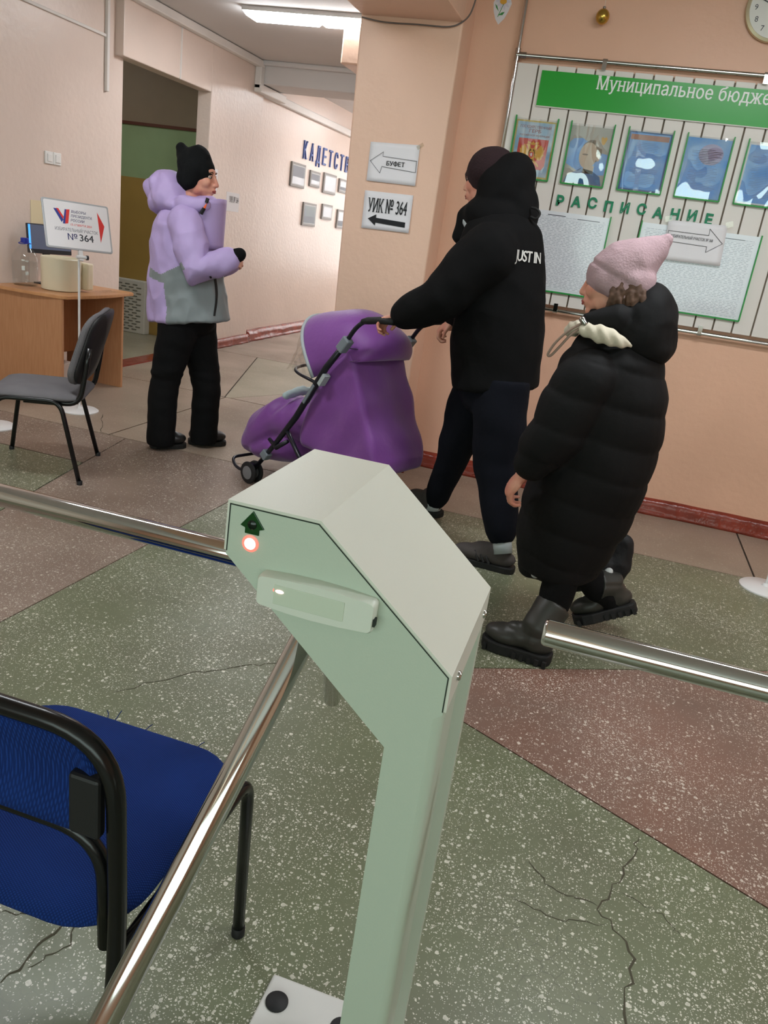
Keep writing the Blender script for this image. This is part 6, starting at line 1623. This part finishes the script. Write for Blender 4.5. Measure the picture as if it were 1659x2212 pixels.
def puff(co, n):
    k = (co.z + GB[2] * 0 + 0.16 * co.x) / 0.118
    return 0.0075 * (abs(math.sin(PI * k)) ** 0.5 - 0.6) + 0.006 * noise.noise(co * 8)
coat = wear(b, 'puffer_coat', M_COAT, girl, 0.009, 6, puff)
b = MB()
b.ell((0.084, 2.760, 1.159), (0.115, 0.15, 0.105)); b.ell((0.096, 2.760, 1.235), (0.072, 0.13, 0.085)); b.limb([Vector((-0.045, 2.760, 1.168)), Vector((0.092, 2.760, 1.160))], [(0.10, 0.055), (0.14, 0.085)], 18, (0, 1, 0))
b.limb([Vector((-0.088, 2.640, 1.184)), Vector((-0.004, 2.660, 1.196))], [0.022, 0.05], 14); b.limb([Vector((-0.088, 2.860, 1.170)), Vector((-0.005, 2.860, 1.183))], [0.022, 0.05], 14); b.ell((0.121, 2.760, 1.127), (0.08, 0.13, 0.07)); b.ell((0.088, 2.760, 1.204), (0.10, 0.14, 0.10))
wear(b, 'hood', M_COAT, girl, 0.0085, 14, folds(0.006, 9))
b = MB()
b.limb([Vector((-0.091, 2.600, 1.154)), Vector((-0.035, 2.585, 1.150)), Vector((0.024, 2.590, 1.137)), Vector((0.058, 2.620, 1.125))], [0.020, 0.030, 0.022, 0.006], 12)
b.limb([Vector((-0.118, 2.660, 1.154)), Vector((-0.135, 2.750, 1.136)), Vector((-0.126, 2.840, 1.140))], [0.022, 0.026, 0.022], 12)
b.limb([Vector((-0.118, 2.660, 1.154)), Vector((-0.085, 2.600, 1.155))], [0.022, 0.022], 12)
wear(b, 'coat_lining', M_LINING, girl, 0.006, 3, lambda co, n: 0.0025 * math.sin(co.x * 170 + co.z * 120))
b = MB(); b.tube(catmull([(-0.096, 2.600, 1.176), (-0.132, 2.585, 1.149), (-0.167, 2.580, 1.106), (-0.185, 2.580, 1.065), (-0.175, 2.580, 1.061), (-0.155, 2.580, 1.090), (-0.124, 2.585, 1.138), (-0.093, 2.600, 1.165)], 6), 0.0042, 7); build(b, 'drawcord', M_CORD, girl, world=True, smooth=True)
b = MB(); b.limb([Vector((-0.103, 2.595, 1.184)), Vector((-0.092, 2.595, 1.172))], [0.010, 0.010], 8); build(b, 'cord_stopper', M_STEEL, girl, world=True, smooth=True)
# leggings, boots
b = MB()
b.tube([hN, kN, kN.lerp(aN, 0.5), aN + (kN - aN) * 0.05], [0.088, 0.066, 0.060, 0.048], 18); b.tube([hF, kF, kF.lerp(aF, 0.5), aF], [0.088, 0.064, 0.056, 0.046], 18)
wear(b, 'leggings', M_BLACKCLOTH, girl, 0.009, 5, lambda co, n: 0.004 * noise.noise(co * 14))
def boot(heel, toe, up, top):
    u2 = Vector(up).normalized(); b = MB(); q, M_ = shoe(b, heel + u2 * 0.028, toe + u2 * 0.028, up, 1.18, 0.09)
    b.tube([q(0.26, 0, 0.05), q(0.25, 0, 0.09), Vector(top)], [(0.052, 0.054), (0.056, 0.060), (0.066, 0.066)], 20)
    bt = wear(b, 'boot', M_BOOTGREY, girl, 0.007, 4, lambda co, n: 0.003 * noise.noise(co * 22) - 0.004 * math.exp(-((co.z - heel.z - 0.105) / 0.006) ** 2))
    sl = build(sole(heel, toe, 0.042, up, 1.22), 'boot_sole', M_SOLE, bt, world=True, bevel=0.006)
    for i in range(9):
        x = 0.03 + i * 0.11
        for sd in (-1, 1):
            b = MB(); p = q(x, sd * 0.048, -0.014); f_ = (toe - heel).normalized(); l_ = u2.cross(f_).normalized(); b.obox(p, f_ * 0.007, l_ * 0.006, u2 * 0.012); build(b, 'tread_lug', M_SOLE, bt, world=True)
    for i in range(3):
        b = MB(); p = q(0.50 - i * 0.05, 0, 0.085 + i * 0.016); b.tube([p + Vector((0.01, -0.03, -0.012)), p, p + Vector((0.01, 0.03, -0.012))], 0.0028, 6); build(b, 'boot_lace', M_SOLE, bt, world=True)
heel, toe = Vector((0.032, 2.572, 0.000)), Vector((-0.206, 2.607, 0.000)); toe = heel + (toe - heel).normalized() * 0.25
boot(heel, toe, (0, 0, 1), aN + (kN - aN) * 0.35)
heel = Vector((0.313, 2.970, 0.058)); toe = Vector((0.214, 2.950, -0.058)); toe.z = max(toe.z, 0.012); toe = heel + (toe - heel).normalized() * 0.24
sh_ = max(0.0, 0.012 - min(heel.z, toe.z)); heel.z += sh_; toe.z += sh_
boot(heel, toe, (-0.55, 0.05, 0.83), aF + (kF - aF) * 0.55)
# hair and hat
b = MB()
rnd = random.Random(11)
for k in range(30):
    p0 = hc + Vector((-0.005 + 0.0035 * k, -0.075 - 0.01 * rnd.random(), -0.012 - 0.030 * rnd.random()))
    b.tube(catmull([p0 + Vector((0, 0, 0.03)), p0 + Vector((rnd.uniform(-0.01, 0.02), -0.012, -0.01)), p0 + Vector((rnd.uniform(-0.01, 0.04), rnd.uniform(-0.01, 0.004), -0.05)), p0 + Vector((rnd.uniform(0.0, 0.05), 0.0, -0.075))], 4), [0.0075] * 5 + [0.0065] * 4 + [0.0045] * 4, 7)
wear(b, 'hair', M_HAIR, girl, 0.0035, 1, lambda co, n: 0.002 * noise.noise(co * 90))
b = MB()
b.ell(hc + Vector((0.008, -0.003, 0.036)), (0.104, 0.090, 0.085), Matrix.Rotation(-0.45, 3, 'Y'), 22, 14); b.ell(hc + Vector((0.055, -0.012, 0.012)), (0.075, 0.084, 0.070))
b.limb([hc + Vector((0.015, 0, 0.05)), Vector((0.031, 2.750, 1.384)), Vector((0.081, 2.760, 1.433)), Vector((0.094, 2.760, 1.449))], [0.088, 0.075, 0.038, 0.022], 18)
b.limb([hc + Vector((-0.03, -0.05, 0.01)), hc + Vector((0.06, -0.06, -0.035))], [0.040, 0.036], 14)
def hatf(co, n):
    w = co - (hc - Vector(GB) * 0); d = (co.z - hc.z) + 0.42 * (co.x - hc.x)
    return 0.0025 * noise.noise(co * 30) - 0.006 * math.exp(-((d - 0.025) / 0.006) ** 2)
wear(b, 'beanie', M_PINKKNIT, girl, 0.0065, 6, hatf)
# shoe bag carried low behind her
M_BAGBLK = mat('black_bag_cloth', C(18, 18, 20), 0.7, bump=0.2, bscale=60)
M_BAGWHITE = mat('white_bag_print', C(196, 200, 198), 0.7)
BC = Vector((0.046, 3.020, 0.260))
bag = thing('carry_bag', 'black and white drawstring bag carried low behind the long coat', 'bag', tuple(BC - Vector((0, 0, 0.13))))
b = MB(); b.limb([BC + Vector((-0.165, 0, -0.05)), BC + Vector((0.0, 0, -0.075)), BC + Vector((0.12, 0, -0.02))], [(0.05, 0.085), (0.055, 0.085), (0.05, 0.085)], 16); b.limb([BC + Vector((0.165, 0, 0.10)), BC + Vector((0.165, 0, 0.0)), BC + Vector((0.13, 0, -0.10))], [(0.04, 0.03), (0.05, 0.04), (0.05, 0.05)], 12, (0, 1, 0)); b.limb([BC + Vector((0.0, 0, 0.07)), BC + Vector((0.0, 0, -0.07))], [0.045, 0.06], 14)
me = fuse(b, 0.008, 5); displace(me, folds(0.006, 12)); build(me, 'bag_body', M_BAGBLK, bag, smooth=True, world=True)
for q, d_ in (((-0.077, 2.955, 0.203), (0.02, 0, 0.055)), ((0.157, 2.955, 0.365), (0.022, 0, 0.05)), ((0.171, 2.955, 0.231), (0.016, 0, 0.03))):
    b = MB(); q = Vector(q); b.limb([q - Vector(d_) * 0.6, q + Vector(d_) * 0.6], [0.018, 0.016], 10); build(b, 'white_print', M_BAGWHITE, bag, world=True, smooth=True)
b = MB(); b.tube(catmull([BC + Vector((0.15, -0.01, 0.06)), BC + Vector((0.165, -0.01, 0.115)), BC + Vector((0.14, 0.0, 0.125)), BC + Vector((0.05, 0, 0.13)), wF + Vector((-0.02, 0, -0.085))], 5), 0.006, 7); build(b, 'bag_strap', M_BAGBLK, bag, world=True, smooth=True)
b = MB(); b.tube(catmull([BC + Vector((-0.12, -0.03, 0.03)), BC + Vector((-0.155, -0.03, 0.0)), BC + Vector((-0.15, -0.03, -0.06)), BC + Vector((-0.12, -0.03, -0.09))], 5), 0.006, 7); build(b, 'bag_strap', M_BAGBLK, bag, world=True, smooth=True)
